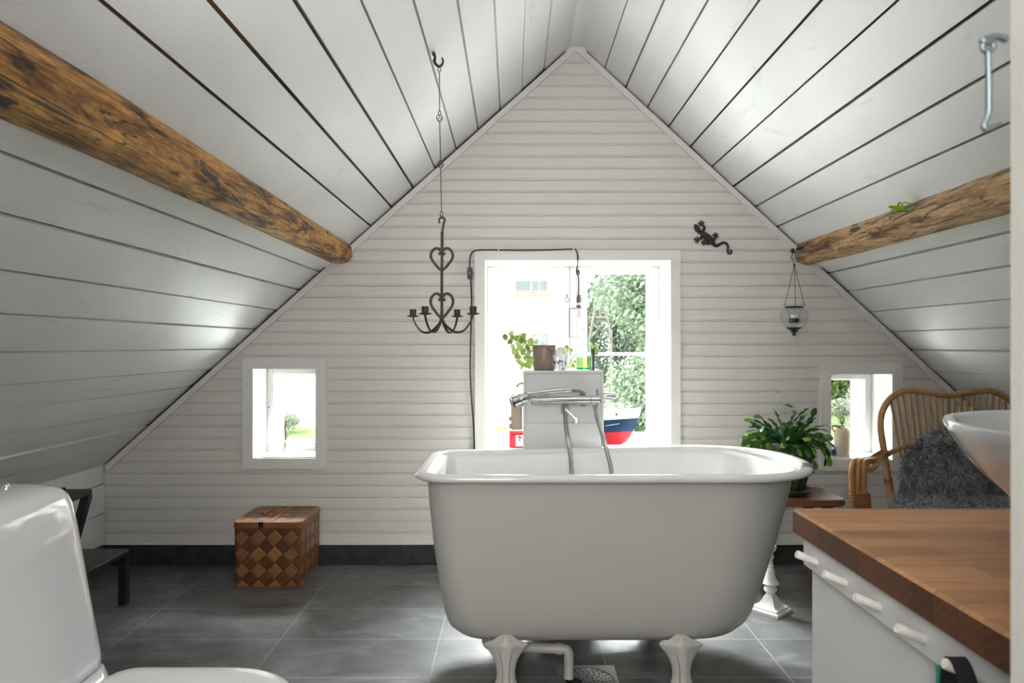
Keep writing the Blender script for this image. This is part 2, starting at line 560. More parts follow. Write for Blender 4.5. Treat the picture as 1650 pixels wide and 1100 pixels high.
M['housewin'] = plain('brown_window_frame', (0.26, 0.17, 0.14), 0.5, var=0.1)
M['housepane'] = plain('dark_house_pane', (0.10, 0.12, 0.14), 0.05, var=0.1)
M['greywood'] = plain('weathered_grey_wood', (0.16, 0.15, 0.14), 0.8, var=0.2, nscale=6)

# ------------------------------------------------------------------ mesh helpers


class MB:
    def __init__(s):
        s.v, s.f, s.mi, s.uv = [], [], [], {}

    def add(s, vs, fs, mi=0):
        o = len(s.v)
        s.v += [tuple(p) for p in vs]
        for f in fs:
            s.f.append(tuple(i + o for i in f))
            s.mi.append(mi)
        return s

    def box(s, a, b, mi=0, bev=0.0, rot=None, piv=None):
        x0, y0, z0 = (min(a[i], b[i]) for i in range(3))
        x1, y1, z1 = (max(a[i], b[i]) for i in range(3))
        if bev <= 0:
            vs = [(x, y, z) for z in (z0, z1) for y in (y0, y1) for x in (x0, x1)]
            fs = [(0, 2, 3, 1), (4, 5, 7, 6), (0, 1, 5, 4), (2, 6, 7, 3), (0, 4, 6, 2), (1, 3, 7, 5)]
        else:
            bev = min(bev, (x1 - x0) / 2.01, (y1 - y0) / 2.01, (z1 - z0) / 2.01)
            vs, idx = [], {}
            for sx in (0, 1):
                for sy in (0, 1):
                    for sz in (0, 1):
                        X, Y, Z = (x0, x1)[sx], (y0, y1)[sy], (z0, z1)[sz]
                        dx, dy, dz = (bev, -bev)[sx], (bev, -bev)[sy], (bev, -bev)[sz]
                        idx[sx, sy, sz, 0] = len(vs); vs.append((X, Y + dy, Z + dz))
                        idx[sx, sy, sz, 1] = len(vs); vs.append((X + dx, Y, Z + dz))
                        idx[sx, sy, sz, 2] = len(vs); vs.append((X + dx, Y + dy, Z))
            I = idx
            fs = []
            for e in (0, 1):
                q = [I[e, 0, 0, 0], I[e, 1, 0, 0], I[e, 1, 1, 0], I[e, 0, 1, 0]]
                fs.append(q if e else q[::-1])
                q = [I[0, e, 0, 1], I[1, e, 0, 1], I[1, e, 1, 1], I[0, e, 1, 1]]
                fs.append(q[::-1] if e else q)
                q = [I[0, 0, e, 2], I[1, 0, e, 2], I[1, 1, e, 2], I[0, 1, e, 2]]
                fs.append(q if e else q[::-1])
            for p in (0, 1):
                for q in (0, 1):
                    fs.append([I[p, q, 0, 0], I[p, q, 1, 0], I[p, q, 1, 1], I[p, q, 0, 1]])
                    fs.append([I[p, 0, q, 0], I[p, 1, q, 0], I[p, 1, q, 2], I[p, 0, q, 2]])
                    fs.append([I[0, p, q, 1], I[1, p, q, 1], I[1, p, q, 2], I[0, p, q, 2]])
                    for r in (0, 1):
                        pass
            for p in (0, 1):
                for q in (0, 1):
                    for r in (0, 1):
                        fs.append([I[p, q, r, 0], I[p, q, r, 1], I[p, q, r, 2]])
            # orient outward
            c = Vector(((x0 + x1) / 2, (y0 + y1) / 2, (z0 + z1) / 2))
            out = []
            for f in fs:
                ps = [Vector(vs[i]) for i in f]
                n = (ps[1] - ps[0]).cross(ps[2] - ps[0])
                ctr = sum(ps, Vector()) / len(ps)
                out.append(f if n.dot(ctr - c) > 0 else f[::-1])
            fs = out
        if rot is not None:
            pv = Vector(piv if piv is not None else ((x0 + x1) / 2, (y0 + y1) / 2, (z0 + z1) / 2))
            vs = [tuple(rot @ (Vector(p) - pv) + pv) for p in vs]
        return s.add(vs, fs, mi)

    def loft(s, rings, mi=0, closed=True, cap0=True, cap1=True, mis=None):
        n = len(rings[0])
        vs = [p for r in rings for p in r]
        fs, o = [], len(s.v)
        ms = []
        for i in range(len(rings) - 1):
            for j in range(n if closed else n - 1):
                k = (j + 1) % n
                fs.append((i * n + j, i * n + k, (i + 1) * n + k, (i + 1) * n + j))
                ms.append(mis(i, j) if mis else mi)
        if cap0:
            fs.append(tuple(range(n))[::-1]); ms.append(mi)
        if cap1:
            fs.append(tuple((len(rings) - 1) * n + j for j in range(n))); ms.append(mi)
        s.v += [tuple(p) for p in vs]
        for f, m_ in zip(fs, ms):
            s.f.append(tuple(i + o for i in f)); s.mi.append(m_)
        return s

    def lathe(s, prof, c=(0, 0, 0), seg=28, mi=0, cap=True, frame=None):
        rings = []
        for r, z in prof:
            ring = []
            for j in range(seg):
                a = 2 * math.pi * j / seg
                p = Vector((max(r, 1e-5) * math.cos(a), max(r, 1e-5) * math.sin(a), z))
                if frame is not None:
                    p = frame @ p
                ring.append(p + Vector(c))
            rings.append(ring)
        return s.loft(rings, mi, True, cap, cap)

    def tube(s, pts, r, seg=8, mi=0, closed=False, cap=True, up=None, twist=0.0, prof=None):
        P = [Vector(p) for p in pts]
        n = len(P)
        if n < 2:
            return s
        rr = r if isinstance(r, (list, tuple)) else [r] * n
        T = []
        for i in range(n):
            if closed:
                t = P[(i + 1) % n] - P[i - 1]
            else:
                t = P[min(i + 1, n - 1)] - P[max(i - 1, 0)]
            if t.length < 1e-9:
                t = Vector((0, 0, 1))
            T.append(t.normalized())
        u = Vector(up) if up else (Vector((0, 0, 1)) if abs(T[0].z) < 0.9 else Vector((1, 0, 0)))
        u = (u - T[0] * u.dot(T[0])).normalized()
        rings = []
        for i in range(n):
            u = u - T[i] * u.dot(T[i])
            u.normalize()
            w = T[i].cross(u)
            ring = []
            for j in range(seg):
                a = 2 * math.pi * j / seg + twist * i
                pr = prof(a) if prof else 1.0
                ring.append(P[i] + (u * math.cos(a) + w * math.sin(a)) * rr[i] * pr)
            rings.append(ring)
        if closed:
            rings.append(rings[0])
            return s.loft(rings, mi, True, False, False)
        return s.loft(rings, mi, True, cap, cap)

    def ball(s, c, r, seg=14, rings=9, mi=0, scale=(1, 1, 1), rot=None):
        c = Vector(c)
        rs = []
        for i in range(rings + 1):
            t = math.pi * i / rings
            ring = []
            for j in range(seg):
                a = 2 * math.pi * j / seg
                p = Vector((math.cos(a) * max(math.sin(t), 1e-4) * scale[0], math.sin(a) * max(math.sin(t), 1e-4) * scale[1], -math.cos(t) * scale[2])) * r
                if rot is not None:
                    p = rot @ p
                ring.append(c + p)
            rs.append(ring)
        return s.loft(rs, mi, True, True, True)

    def build(s, name, mats, parent=None, smooth=40, uvf=None):
        me = bpy.data.meshes.new(name)
        me.from_pydata(s.v, [], s.f)
        if not isinstance(mats, (list, tuple)):
            mats = [mats]
        for m_ in mats:
            me.materials.append(m_)
        if len(mats) > 1:
            me.polygons.foreach_set('material_index', s.mi)
        if smooth:
            me.polygons.foreach_set('use_smooth', [True] * len(me.polygons))
            try:
                me.set_sharp_from_angle(angle=math.radians(smooth))
            except Exception:
                pass
        if uvf:
            uvl = me.uv_layers.new(name='UVMap')
            for p in me.polygons:
                for li in p.loop_indices:
                    co = me.vertices[me.loops[li].vertex_index].co
                    uvl.data[li].uv = uvf(co, p.normal)
        me.update()
        o = bpy.data.objects.new(name, me)
        COL.objects.link(o)
        if parent is not None:
            o.parent = parent
            o.matrix_parent_inverse = parent.matrix_basis.inverted()
        return o


def tag(o, label=None, cat=None, group=None, kind=None):
    if label:
        o['label'] = label
    if cat:
        o['category'] = cat
    if group:
        o['group'] = group
    if kind:
        o['kind'] = kind
    return o


def thing(name, label, cat, loc=(0, 0, 0), group=None, kind=None):
    o = bpy.data.objects.new(name, None)
    o.empty_display_size = 0.05
    o.location = loc
    COL.objects.link(o)
    return tag(o, label, cat, group, kind)


def struct(o):
    o['kind'] = 'structure'
    return o


def smooth_pts(pts, k=6, closed=False):
    P = [Vector(p) for p in pts]
    n = len(P)
    out = []
    rng = n if closed else n - 1
    for i in range(rng):
        if closed:
            a, b, c, d = P[i - 1], P[i], P[(i + 1) % n], P[(i + 2) % n]
        else:
            a, b, c, d = P[max(i - 1, 0)], P[i], P[i + 1], P[min(i + 2, n - 1)]
        for q in range(k):
            t = q / k
            out.append(0.5 * ((2 * b) + (c - a) * t + (2 * a - 5 * b + 4 * c - d) * t * t + (3 * b - a - 3 * c + d) * t ** 3))
    if not closed:
        out.append(P[-1])
    return out


def lerp_list(vals, n):
    out = []
    for i in range(n):
        t = i / (n - 1) * (len(vals) - 1)
        a = min(int(t), len(vals) - 2)
        out.append(vals[a] + (vals[a + 1] - vals[a]) * (t - a))
    return out


# ------------------------------------------------------------------ the room shell
YW, YO = 3.52, 3.88            # gable wall: room face and outer face
KW = YW / F
YF = -0.60                     # front wall behind the camera
XL, ZL = -2.106, 0.511         # left knee wall
XR, ZR = 2.745, 0.466          # right knee wall
RL, RR, RZ = 0.288, 0.365, 2.656
SL, SR = 0.896, 0.92


def zl(x):
    return RZ - SL * (RL - x)


def xl_at(z):
    return RL - (RZ - z) / SL


def xr_at(z):
    return RR + (RZ - z) / SR


# window openings: x0, x1, z0, z1
WIN = [(-1.334, -1.0125, .5457, 1.005), (-.141, .811, .584, 1.562), (1.635, 1.949, .538, .978)]

# floor
mb = MB()
mb.box((-2.3, YF - .1, -.1), (2.9, YO, 0))
struct(mb.build('floor', M['floor'], smooth=0))

# gable wall: boards + masonry core
mb = MB()
pitch = 0.0605
zs0 = 0.098
rows = int((RZ - zs0) / pitch) + 2
random.seed(3)
for r in range(rows):
    z0 = zs0 + r * pitch
    y0 = YW + R.uniform(-.0006, .0006)
    prof = [(z0, YW + .009), (z0 + .0022, YW + .009), (z0 + .0045, YW + .0035), (z0 + .0105, YW + .0035), (z0 + .0125, y0), (z0 + pitch, y0 - .0004), (z0 + pitch, YW + .009)]
    for (za, ya), (zb, yb) in zip(prof[:-1], prof[1:]):
        zm = (za + zb) / 2
        if zm > RZ + .02:
            continue

        def ends(z):
            z = min(z, RZ)
            return (max(xl_at(z) + .030, XL - .004), min(xr_at(z) - .030, XR + .004))
        (a0, a1), (b0, b1) = ends(za), ends(zb)
        holes = sorted([(w[0] - .02, w[1] + .02) for w in WIN if w[2] - .02 < zm < w[3] + .02])
        segs, cl = [], None
        for h in holes:
            segs.append((cl, h[0])); cl = h[1]
        segs.append((cl, None))
        for sa, sb in segs:
            xa0 = a0 if sa is None else sa
            xb0 = b0 if sa is None else sa
            xa1 = a1 if sb is None else sb
            xb1 = b1 if sb is None else sb
            if xa1 <= xa0:
                continue
            mb.add([(xa0, ya, za), (xa1, ya, za), (xb1, yb, zb), (xb0, yb, zb)], [(0, 1, 2, 3)], 0)
# core with holes
xs = sorted([-2.5] + [v for w in WIN for v in w[:2]] + [3.1])
zs = sorted([-.1] + [v for w in WIN for v in w[2:]] + [2.95])
for i in range(len(xs) - 1):
    for j in range(len(zs) - 1):
        xm, zm = (xs[i] + xs[i + 1]) / 2, (zs[j] + zs[j + 1]) / 2
        if any(w[0] < xm < w[1] and w[2] < zm < w[3] for w in WIN):
            continue
        mb.box((xs[i], YW + .012, zs[j]), (xs[i + 1], YO, zs[j + 1]), 1)
# dark strips painting in shade where the panelling stops short of the slopes
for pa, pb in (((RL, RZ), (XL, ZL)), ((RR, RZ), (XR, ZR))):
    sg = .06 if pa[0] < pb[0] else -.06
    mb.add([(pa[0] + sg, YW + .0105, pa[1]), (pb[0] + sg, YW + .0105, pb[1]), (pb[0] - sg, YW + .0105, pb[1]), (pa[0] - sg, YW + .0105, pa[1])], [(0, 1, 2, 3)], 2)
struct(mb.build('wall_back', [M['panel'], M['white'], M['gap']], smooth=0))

# knee walls of wide white boards
for nm, X, Z, sgn in (('wall_left', XL, ZL, -1), ('wall_right', XR, ZR, 1)):
    mb = MB()
    z = 0.10
    cuts = [0.10, .262, .413, .60] if sgn < 0 else [.1, .25, .4, .6]
    for a, b in zip(cuts[:-1], cuts[1:]):
        mb.box((X, YF, a + .003), (X + sgn * .02, YW, b - .003), 0)
    mb.box((X + sgn * .016, YF - .1, -.05), (X + sgn * .12, YO, .75), 1)
    struct(mb.build(nm, [M['ceil'], M['gap']], smooth=0))

# sloped ceilings: individual boards over a dark gap, seams where the photograph shows them


def slope(name, ridge, dirv, sgn, seams, total):
    mb = MB()
    d = Vector(dirv).normalized()                     # down the slope (x,z)
    nrm = Vector((-d.y * sgn, d.x * sgn))             # out of the room
    if nrm.y < 0:
        nrm = -nrm
    cuts = [0.0] + seams + [total]
    for i, (a, b) in enumerate(zip(cuts[:-1], cuts[1:])):
        g0 = R.uniform(.0032, .0060)
        g1 = R.uniform(.0032, .0060)
        h = R.uniform(-.002, .002)
        p = []
        for s_, e in ((a + (g0 if i else 0), 0), (b - g1, 0)):
            p.append(s_)
        tw = R.uniform(-.0016, .0016)
        for (s0, s1) in ((p[0], p[1]),):
            q = []
            for s_, hh in ((s0, h - tw), (s1, h + tw)):
                q.append((Vector(ridge) + d * s_ + nrm * hh, Vector(ridge) + d * s_ + nrm * (hh + .022)))
            vs = []
            for y in (YF, YW + .002):
                for (lo, hi) in q:
                    vs += [(lo.x, y, lo.y), (hi.x, y, hi.y)]
            # 0 lo0,1 hi0,2 lo1,3 hi1 (front) ; 4.. (back)
            mb.add(vs, [(0, 4, 6, 2), (1, 3, 7, 5), (0, 1, 5, 4), (2, 6, 7, 3), (0, 2, 3, 1), (4, 5, 7, 6)], 0)
    lo0 = Vector(ridge) + nrm * .021 - d * .1
    lo1 = Vector(ridge) + nrm * .021 + d * (total + .12)
    hi0, hi1 = lo0 + nrm * .12, lo1 + nrm * .12
    vs = []
    for y in (YF - .1, YO + .25):
        for p_ in (lo0, hi0, lo1, hi1):
            vs.append((p_.x, y, p_.y))
    mb.add(vs, [(0, 4, 6, 2), (1, 3, 7, 5), (0, 1, 5, 4), (2, 6, 7, 3), (0, 2, 3, 1), (4, 5, 7, 6)], 1)
    return struct(mb.build(name, [M['ceil'], M['gap']], smooth=0))


cl_, cr_ = math.sqrt(1 + SL * SL), math.sqrt(1 + SR * SR)
seam_l = [877, 841, 805.6, 770.7, 735.5, 701, 666, 630.7, 597, 550, 514.5, 482, 445.5, 411, 376.4, 340.7, 308, 272.7, 238, 200.7]
seam_r = [974.7, 1008, 1042.7, 1077, 1112, 1147, 1181.6, 1217, 1252, 1296, 1333.6, 1366, 1401, 1435.5, 1468, 1504.5, 1539, 1574, 1609, 1644]
slope('ceiling', (RL, RZ), (-1, -SL), -1, [(RL - (p - CX) * KW) * cl_ for p in seam_l], (RL - XL) * cl_)
slope('ceiling', (RR, RZ), (1, -SR), 1, [((p - CX) * KW - RR) * cr_ for p in seam_r], (XR - RR) * cr_)
# ridge board
mb = MB()
mb.box((RL - .012, YF, RZ), (RR + .012, YW + .012, RZ + .02))
mb.box((RL - .16, YF - .1, RZ + .02), (RR + .16, YO + .25, RZ + .2), 1)
struct(mb.build('trim_1', [M['ceil'], M['gap']], smooth=0))

# cover strips where the slopes meet the gable


def strip(name, p0, p1, w, off):
    d = (Vector(p1) - Vector(p0)).normalized()
    n = Vector((d.y, -d.x))
    if n.y > 0:
        n = -n
    a, b = Vector(p0) + n * off, Vector(p1) + n * off
    c, e = b + n * w, a + n * w
    vs = [(q.x, y, q.y) for y in (YW - .018, YW + .002) for q in (a, b, c, e)]
    m_ = MB()
    m_.add(vs, [(0, 1, 2, 3), (7, 6, 5, 4), (0, 4, 5, 1), (1, 5, 6, 2), (2, 6, 7, 3), (3, 7, 4, 0)])
    return struct(m_.build(name, M['casing'], smooth=0))


strip('trim_2', (RL, RZ), (XL, ZL), .028, .010)
strip('trim_3', (RR, RZ), (XR, ZR), .028, .010)
mb = MB()
mb.box((RL - .014, YW - .0175, RZ - .026), (RR + .014, YW + .012, RZ + .0005))
struct(mb.build('trim_4', M['casing'], smooth=0))

# slate skirting
mb = MB()
x = -2.10
while x < 2.74:
    x1 = min(x + .608, 2.74)
    mb.box((x + .001, YW - .022, .001), (x1 - .001, YW + .010, .104), 0, .002)
    x = x1
mb.box((-2.10, YW - .020, .101), (2.74, YW + .01, .106), 1)
struct(mb.build('baseboard_back', [M['skirt'], M['casing']], smooth=0))
mb = MB()
y = YF
while y < YW - .03:
    y1 = min(y + .608, YW - .023)
    mb.box((XL - .01, y + .001, .001), (XL + .022, y1 - .001, .104), 0, .002)
    y = y1
struct(mb.build('baseboard_left', M['skirt'], smooth=0))
mb = MB()
mb.box((XR - .022, YF, .001), (XR + .01, YW - .023, .104))
struct(mb.build('baseboard_right', M['skirt'], smooth=0))

# front wall behind the camera with its doorway
mb = MB()
DX0, DX1, DZ = -.52, .345, 2.05
for a, b in (((-2.5, -.1), (DX0, 2.95)), ((DX1, -.1), (3.1, 2.95)), ((DX0, DZ), (DX1, 2.95))):
    mb.box((a[0], YF - .12, a[1]), (b[0], YF, b[1]))
struct(mb.build('wall_front', M['panel'], smooth=0))
# hall beyond the doorway
mb = MB()
mb.box((-1.3, -2.1, -.1), (1.3, YF - .12, 0))
mb.box((-1.3, -2.2, -.1), (1.3, -2.1, 2.4))
mb.box((-1.4, -2.2, -.1), (-1.3, YF - .12, 2.4))
mb.box((1.3, -2.2, -.1), (1.4, YF - .12, 2.4))
mb.box((-1.4, -2.2, 2.4), (1.4, YF - .12, 2.5))
struct(mb.build('wall_hall', M['white'], smooth=0))

# open door leaf at the right edge of the view
d1 = thing('door_1', 'cream grey painted door standing open beside the wooden worktop', 'door', (.325, YF, 0), kind='structure')
mb = MB()
mb.box((.302, YF + .01, .012), (.342, .420, 2.03), 0, .006)
mb.build('door_leaf', M['doorpaint'], d1, smooth=30)

# ------------------------------------------------------------------ windows


def frame4(mb, x0, x1, z0, z1, wl, wr, wb, wt, ya, yb, bev=.003, mi=0):
    mb.box((x0, ya, z0), (x0 + wl, yb, z1), mi, bev)
    mb.box((x1 - wr, ya, z0), (x1, yb, z1), mi, bev)
    mb.box((x0 + wl, ya, z0), (x1 - wr, yb, z0 + wb), mi, bev)
    mb.box((x0 + wl, ya, z1 - wt), (x1 - wr, yb, z1), mi, bev)


def casing(mb, ox0, ox1, oz0, oz1, x0, x1, z0, z1, ya, yb):
    """mitred flat casing"""
    def mit(o0, o1, i1, i0):
        q = [o0, o1, i1, i0]
        vs = [(p[0], y, p[1]) for y in (ya, yb) for p in q]
        mb.add(vs, [(0, 1, 2, 3), (7, 6, 5, 4), (0, 4, 5, 1), (1, 5, 6, 2), (2, 6, 7, 3), (3, 7, 4, 0)])
    g = .0006
    mit((ox0, oz0 + g), (x0, z0 + g), (x0, z1 - g), (ox0, oz1 - g))
    mit((x1, z0 + g), (ox1, oz0 + g), (ox1, oz1 - g), (x1, z1 - g))
    mit((ox0, oz0), (ox1, oz0), (x1, z0), (x0, z0))
    mit((x0, z1), (x1, z1), (ox1, oz1), (ox0, oz1))


def small_window(name, w, co, label):
    x0, x1, z0, z1 = w
    o = thing(name, label, 'window', ((x0 + x1) / 2, YW, z0), kind='structure')
    mb = MB(); casing(mb, *co, x0, x1, z0, z1, YW - .016, YW + .012)
    mb.build('window_casing', M['casing'], o, 0)
    mb = MB(); mb.box((x0, YW - .004, z0), (x1, 3.705, z0 + .006))
    mb.build('window_sill', M['white'], o, 0)
    mb = MB(); frame4(mb, x0, x1, z0 + .006, z1, .036, .036, .045, .036, 3.705, 3.745)
    s1 = mb.build('window_sash', M['sash'], o, 30)
    mb = MB(); mb.box((x0 + .03, 3.724, z0 + .04), (x1 - .03, 3.727, z1 - .03))
    mb.build('window_pane', M['glass'], s1, 0)
    mb = MB(); frame4(mb, x0, x1, z0 + .006, z1, .050, .050, .04, .045, 3.80, 3.84)
    s2 = mb.build('window_sash', M['sash'], o, 30)
    mb = MB(); mb.box((x0 + .04, 3.82, z0 + .04), (x1 - .04, 3.823, z1 - .04))
    mb.build('window_pane', M['glass'], s2, 0)
    return o


w1 = small_window('window_1', WIN[0], (-1.387, -.959, .492, 1.0596), 'small white framed window at the left of the panelled gable wall')
w3 = small_window('window_3', WIN[2], (1.583, 2.005, .4836, 1.034), 'small white framed window behind the rattan chair')
# catch and fixing on the left window
mb = MB()
mb.ball((-1.322, 3.703, .79), .004)
mb.tube([(-1.075, 3.70, .612), (-1.06, 3.698, .604), (-1.05, 3.70, .602)], .0022, 6)
mb.tube([(-1.068, 3.70, .600), (-1.064, 3.698, .614), (-1.058, 3.695, .622), (-1.066, 3.698, .63)], .0025, 6)
mb.build('window_catch', M['iron'], w1)

x0, x1, z0, z1 = WIN[1]
w2 = thing('window_2', 'large white two-casement window behind the bathtub', 'window', ((x0 + x1) / 2, YW, z0), kind='structure')
mb = MB(); casing(mb, -.194, .862, .53, 1.612, x0, x1, z0, z1, YW - .018, YW + .012)
mb.build('window_casing', M['casing'], w2, 0)
mb = MB(); mb.box((x0, YW - .01, z0 - .012), (x1, 3.78, z0 + .008), 0, .003)
mb.build('window_sill', M['white'], w2, 0)
mb = MB(); mb.box((.318, 3.775, z0), (.352, 3.86, z1), 0, .003)
mb.build('window_mullion', M['sash'], w2, 30)
for (a, b, la, lb) in ((x0, .3165, .033, .032), (.3535, x1, .032, .05)):
    for yy, grow in ((3.78, 0), (3.83, .008)):
        mb = MB(); frame4(mb, a, b, z0 + .008, z1, la + grow, lb + grow, .042, .027 + grow, yy, yy + .035)
        mb.box((a + la, yy + .004, 1.069), (b - lb, yy + .03, 1.086), 0, .003)
        sh = mb.build('window_sash', M['sash'], w2, 30)
        mb = MB(); mb.box((a + .02, yy + .016, z0 + .03), (b - .02, yy + .019, z1 - .02))
        mb.build('window_pane', M['glass'], sh, 0)
for px in (913.5, 934.5):
    c = at(px, 480, 3.772)
    mb = MB()
    mb.tube(smooth_pts([c + Vector(q) for q in ((0, 0, .022), (.0, -.004, .008), (-.010, -.006, -.008), (-.008, -.006, -.018), (.0, -.006, -.022), (.009, -.006, -.016), (.008, -.006, -.006), (.0, -.006, .006))], 4), .0016, 6)
    mb.tube([c + Vector((-.007, -.003, .014)), c + Vector((.007, -.003, .012))], .002, 6)
    mb.build('window_catch', M['iron'], w2)

# ------------------------------------------------------------------ beams


def log(name, X, Z, r0, r1, y0, y1, mat, seed):
    mb = MB()
    rings = []
    n, sg = 90, 40
    for i in range(n + 1):
        t = i / n
        y = y0 + (y1 - y0) * t
        r = r0 + (r1 - r0) * t
        ring = []
        for j in range(sg):
            a = 2 * math.pi * j / sg
            q = Vector((math.cos(a) * 1.3, y * 1.2 + seed, math.sin(a) * 1.3))
            d = mnoise.noise(q) * .10 + mnoise.noise(Vector((math.cos(a) * 5, y * 1.6 + seed, math.sin(a) * 5))) * .05 + mnoise.noise(Vector((math.cos(a) * 14, y * 9, math.sin(a) * 14))) * .022
            # drying cracks
            for ca, cw, cd in ((seed * 1.7 % 6.28, .10, .10), (seed * 1.7 % 6.28 + .9, .07, .06)):
                aa = (a - ca + .25 * mnoise.noise(Vector((y * 2.3, seed, ca))) + math.pi) % (2 * math.pi) - math.pi
                d -= cd * math.exp(-(aa / cw) ** 2) * (0.4 + 0.6 * abs(mnoise.noise(Vector((y * 3, ca, 3)))))
            rr = r * (1 + d)
            ring.append((X + rr * math.cos(a), y, Z + rr * math.sin(a)))
        rings.append(ring)
    mb.loft(rings)
    return mb.build(name, mat, None, 50)


bl = log('timber_beam', -.887, 1.607, .088, .062, YF + .01, YW - .003, M['log_l'], 1.25)
tag(bl, 'amber stained round log beam running along the left ceiling slope', 'beam')
nl = MB()
p = at(521, 376, 3.05)
nl.tube([p + Vector((-.045, 0.01, .0)), p + Vector((.022, -.012, .003))], .0022, 6)
nl.tube([p + Vector((.021, -.012, .003)), p + Vector((.0235, -.0125, .0032))], .006, 8)
nl.build('nail', M['iron'], bl)
brr = log('timber_beam', 1.517, 1.603, .084, .066, YF + .01, YW - .003, M['log_r'], 3.6)
tag(brr, 'paler brown log beam along the right ceiling slope', 'beam')
# grey filler strips under the logs
for nm, xa, sgn in (('trim_5', -.955, -1), ('trim_6', 1.578, 1)):
    mb = MB()
    zz = zl(xa) if sgn < 0 else RZ - SR * (xa - RR)
    mb.box((xa - .018, YF, zz - .012), (xa + .018, YW - .02, zz + .03), rot=Matrix.Rotation((-1 if sgn < 0 else 1) * math.radians(42), 3, 'Y'))
    struct(mb.build(nm, M['casing'], None, 0))

# ------------------------------------------------------------------ bathtub
tub = thing('bathtub', 'white freestanding cast iron bathtub on claw feet', 'bathtub', (.36, 2.5, 0))


def outline(xl, xr, yn, yfl, yfr, rc, rx, z):
    pts = []
    na, ne, nr = 9, 18, 34
    xa, xb = xl + rc, xr - rx
    for i in range(ne):
        t = i / ne
        pts.append((xa + (xb - xa) * t, yn))
    yc, ry = (yn + yfr) / 2, (yfr - yn) / 2
    for i in range(nr):
        a = -math.pi / 2 + math.pi * i / nr
        ca, sa = math.cos(a), math.sin(a)
        e = 0.9
        pts.append((xb + rx * abs(ca) ** e * (1 if ca >= 0 else -1), yc + ry * abs(sa) ** e * (1 if sa >= 0 else -1)))
    for i in range(ne):
        t = i / ne
        pts.append((xb + (xa - xb) * t, yfr + (yfl - yfr) * t))
    for i in range(na):
        a = math.pi / 2 + math.pi / 2 * i / na
        pts.append((xa + rc * math.cos(a), yfl - rc + rc * math.sin(a)))
    for i in range(na):
        a = math.pi + math.pi / 2 * i / na
        pts.append((xa + rc * math.cos(a), yn + rc + rc * math.sin(a)))
    return [Vector((p[0], p[1], z)) for p in pts]


def rim_ring(d, z):
    return outline(-.325 - d, 1.072 + d, 2.175 - d, 2.735 + d, 2.865 + d, .12 + d, .345 + d, z)


body_lv = [(.699, -.287, 1.006, 2.208, 2.70, 2.832, .10, .295), (.60, -.281, .985, 2.210, 2.70, 2.828, .10, .29), (.45, -.266, .942, 2.216, 2.69, 2.81, .10, .28),
           (.30, -.246, .893, 2.224, 2.68, 2.79, .11, .27), (.215, -.232, .860, 2.232, 2.67, 2.775, .12, .265), (.178, -.220, .842, 2.245, 2.655, 2.76, .12, .26),
           (.152, -.196, .815, 2.265, 2.635, 2.735, .12, .25), (.137, -.160, .780, 2.295, 2.605, 2.70, .11, .23), (.130, -.10, .72, 2.35, 2.55, 2.64, .08, .2)]
mb = MB()
mb.loft([outline(*lv[1:], lv[0]) for lv in body_lv], cap0=False)
mb.build('shell', M['tub_out'], tub, 50)
mb = MB()
ins = [rim_ring(-.045, .700), rim_ring(-.056, .693), rim_ring(-.068, .680)]
for z, xl, xr, yn, yfl, yfr, rc, rx in body_lv[2:5]:
    ins.append(outline(xl + .022, xr - .022, yn + .022, yfl - .022, yfr - .022, rc, rx - .01, z + .02))
ins.append(outline(-.16, .78, 2.31, 2.60, 2.70, .11, .23, .185))
ins.append(outline(-.08, .70, 2.37, 2.54, 2.63, .08, .19, .165))
mb.loft(ins, cap0=False)
mb.build('basin', M['enamel'], tub, 50)
mb = MB()
prof = [(-.046, .698), (-.043, .705), (-.035, .7095), (-.022, .7125), (-.010, .7115), (-.002, .707), (.002, .700), (.001, .692), (-.006, .687), (-.02, .685), (-.040, .688)]


def chipmi(i, j):
    q = rim_ring(0, 0)[j]
    if 2 <= i <= 8 and q.x > .95 and 2.27 < q.y < 2.42:
        v = mnoise.noise(Vector((q.x * 30, q.y * 30, i * .7 + .3)))
        e = 1 - abs(q.y - 2.345) / .075
        return 1 if e + .5 * v > .16 + .12 * abs(i - 6) else 0
    return 0


mb.loft([rim_ring(d, z) for d, z in prof], cap0=False, cap1=False, mis=chipmi)
mb.build('rim', [M['enamel'], M['chip']], tub, 50)


def foot(cx, yf, back=False):
    mb = MB()
    lv = [(.178, .014, .010), (.172, .024, .016), (.166, .032, .018), (.160, .042, .020), (.152, .064, .022), (.147, .073, .024), (.142, .070, .024), (.13, .060, .026), (.115, .049, .028), (.10, .040, .029),
          (.08, .033, .030), (.06, .030, .031), (.04, .031, .034), (.022, .037, .040), (.010, .042, .046), (0, .043, .047)]
    rings = []
    s = -1 if not back else 1
    for z, w, d in lv:
        q = [(-w, 0), (-w * .82, .42 * d), (-w * .42, .55 * d), (-w * .30, .95 * d), (0, 1.05 * d), (w * .30, .95 * d), (w * .42, .55 * d), (w * .82, .42 * d), (w, 0), (w * .6, -.5 * d), (-w * .6, -.5 * d)]
        lean = .012 * (1 - z / .18)
        ring = [Vector((cx + a, yf + s * (b + lean), z)) for a, b in q]
        rings.append(ring if s < 0 else ring[::-1])
    mb.loft(rings[::-1])
    mb.ball((cx, yf + s * .014, .166), .005, 8, 6)
    return mb.build('foot', M['tub_out'], tub, 50)


foot(-.022, 2.245); foot(.553, 2.245); foot(.0, 2.64, True); foot(.54, 2.71, True)
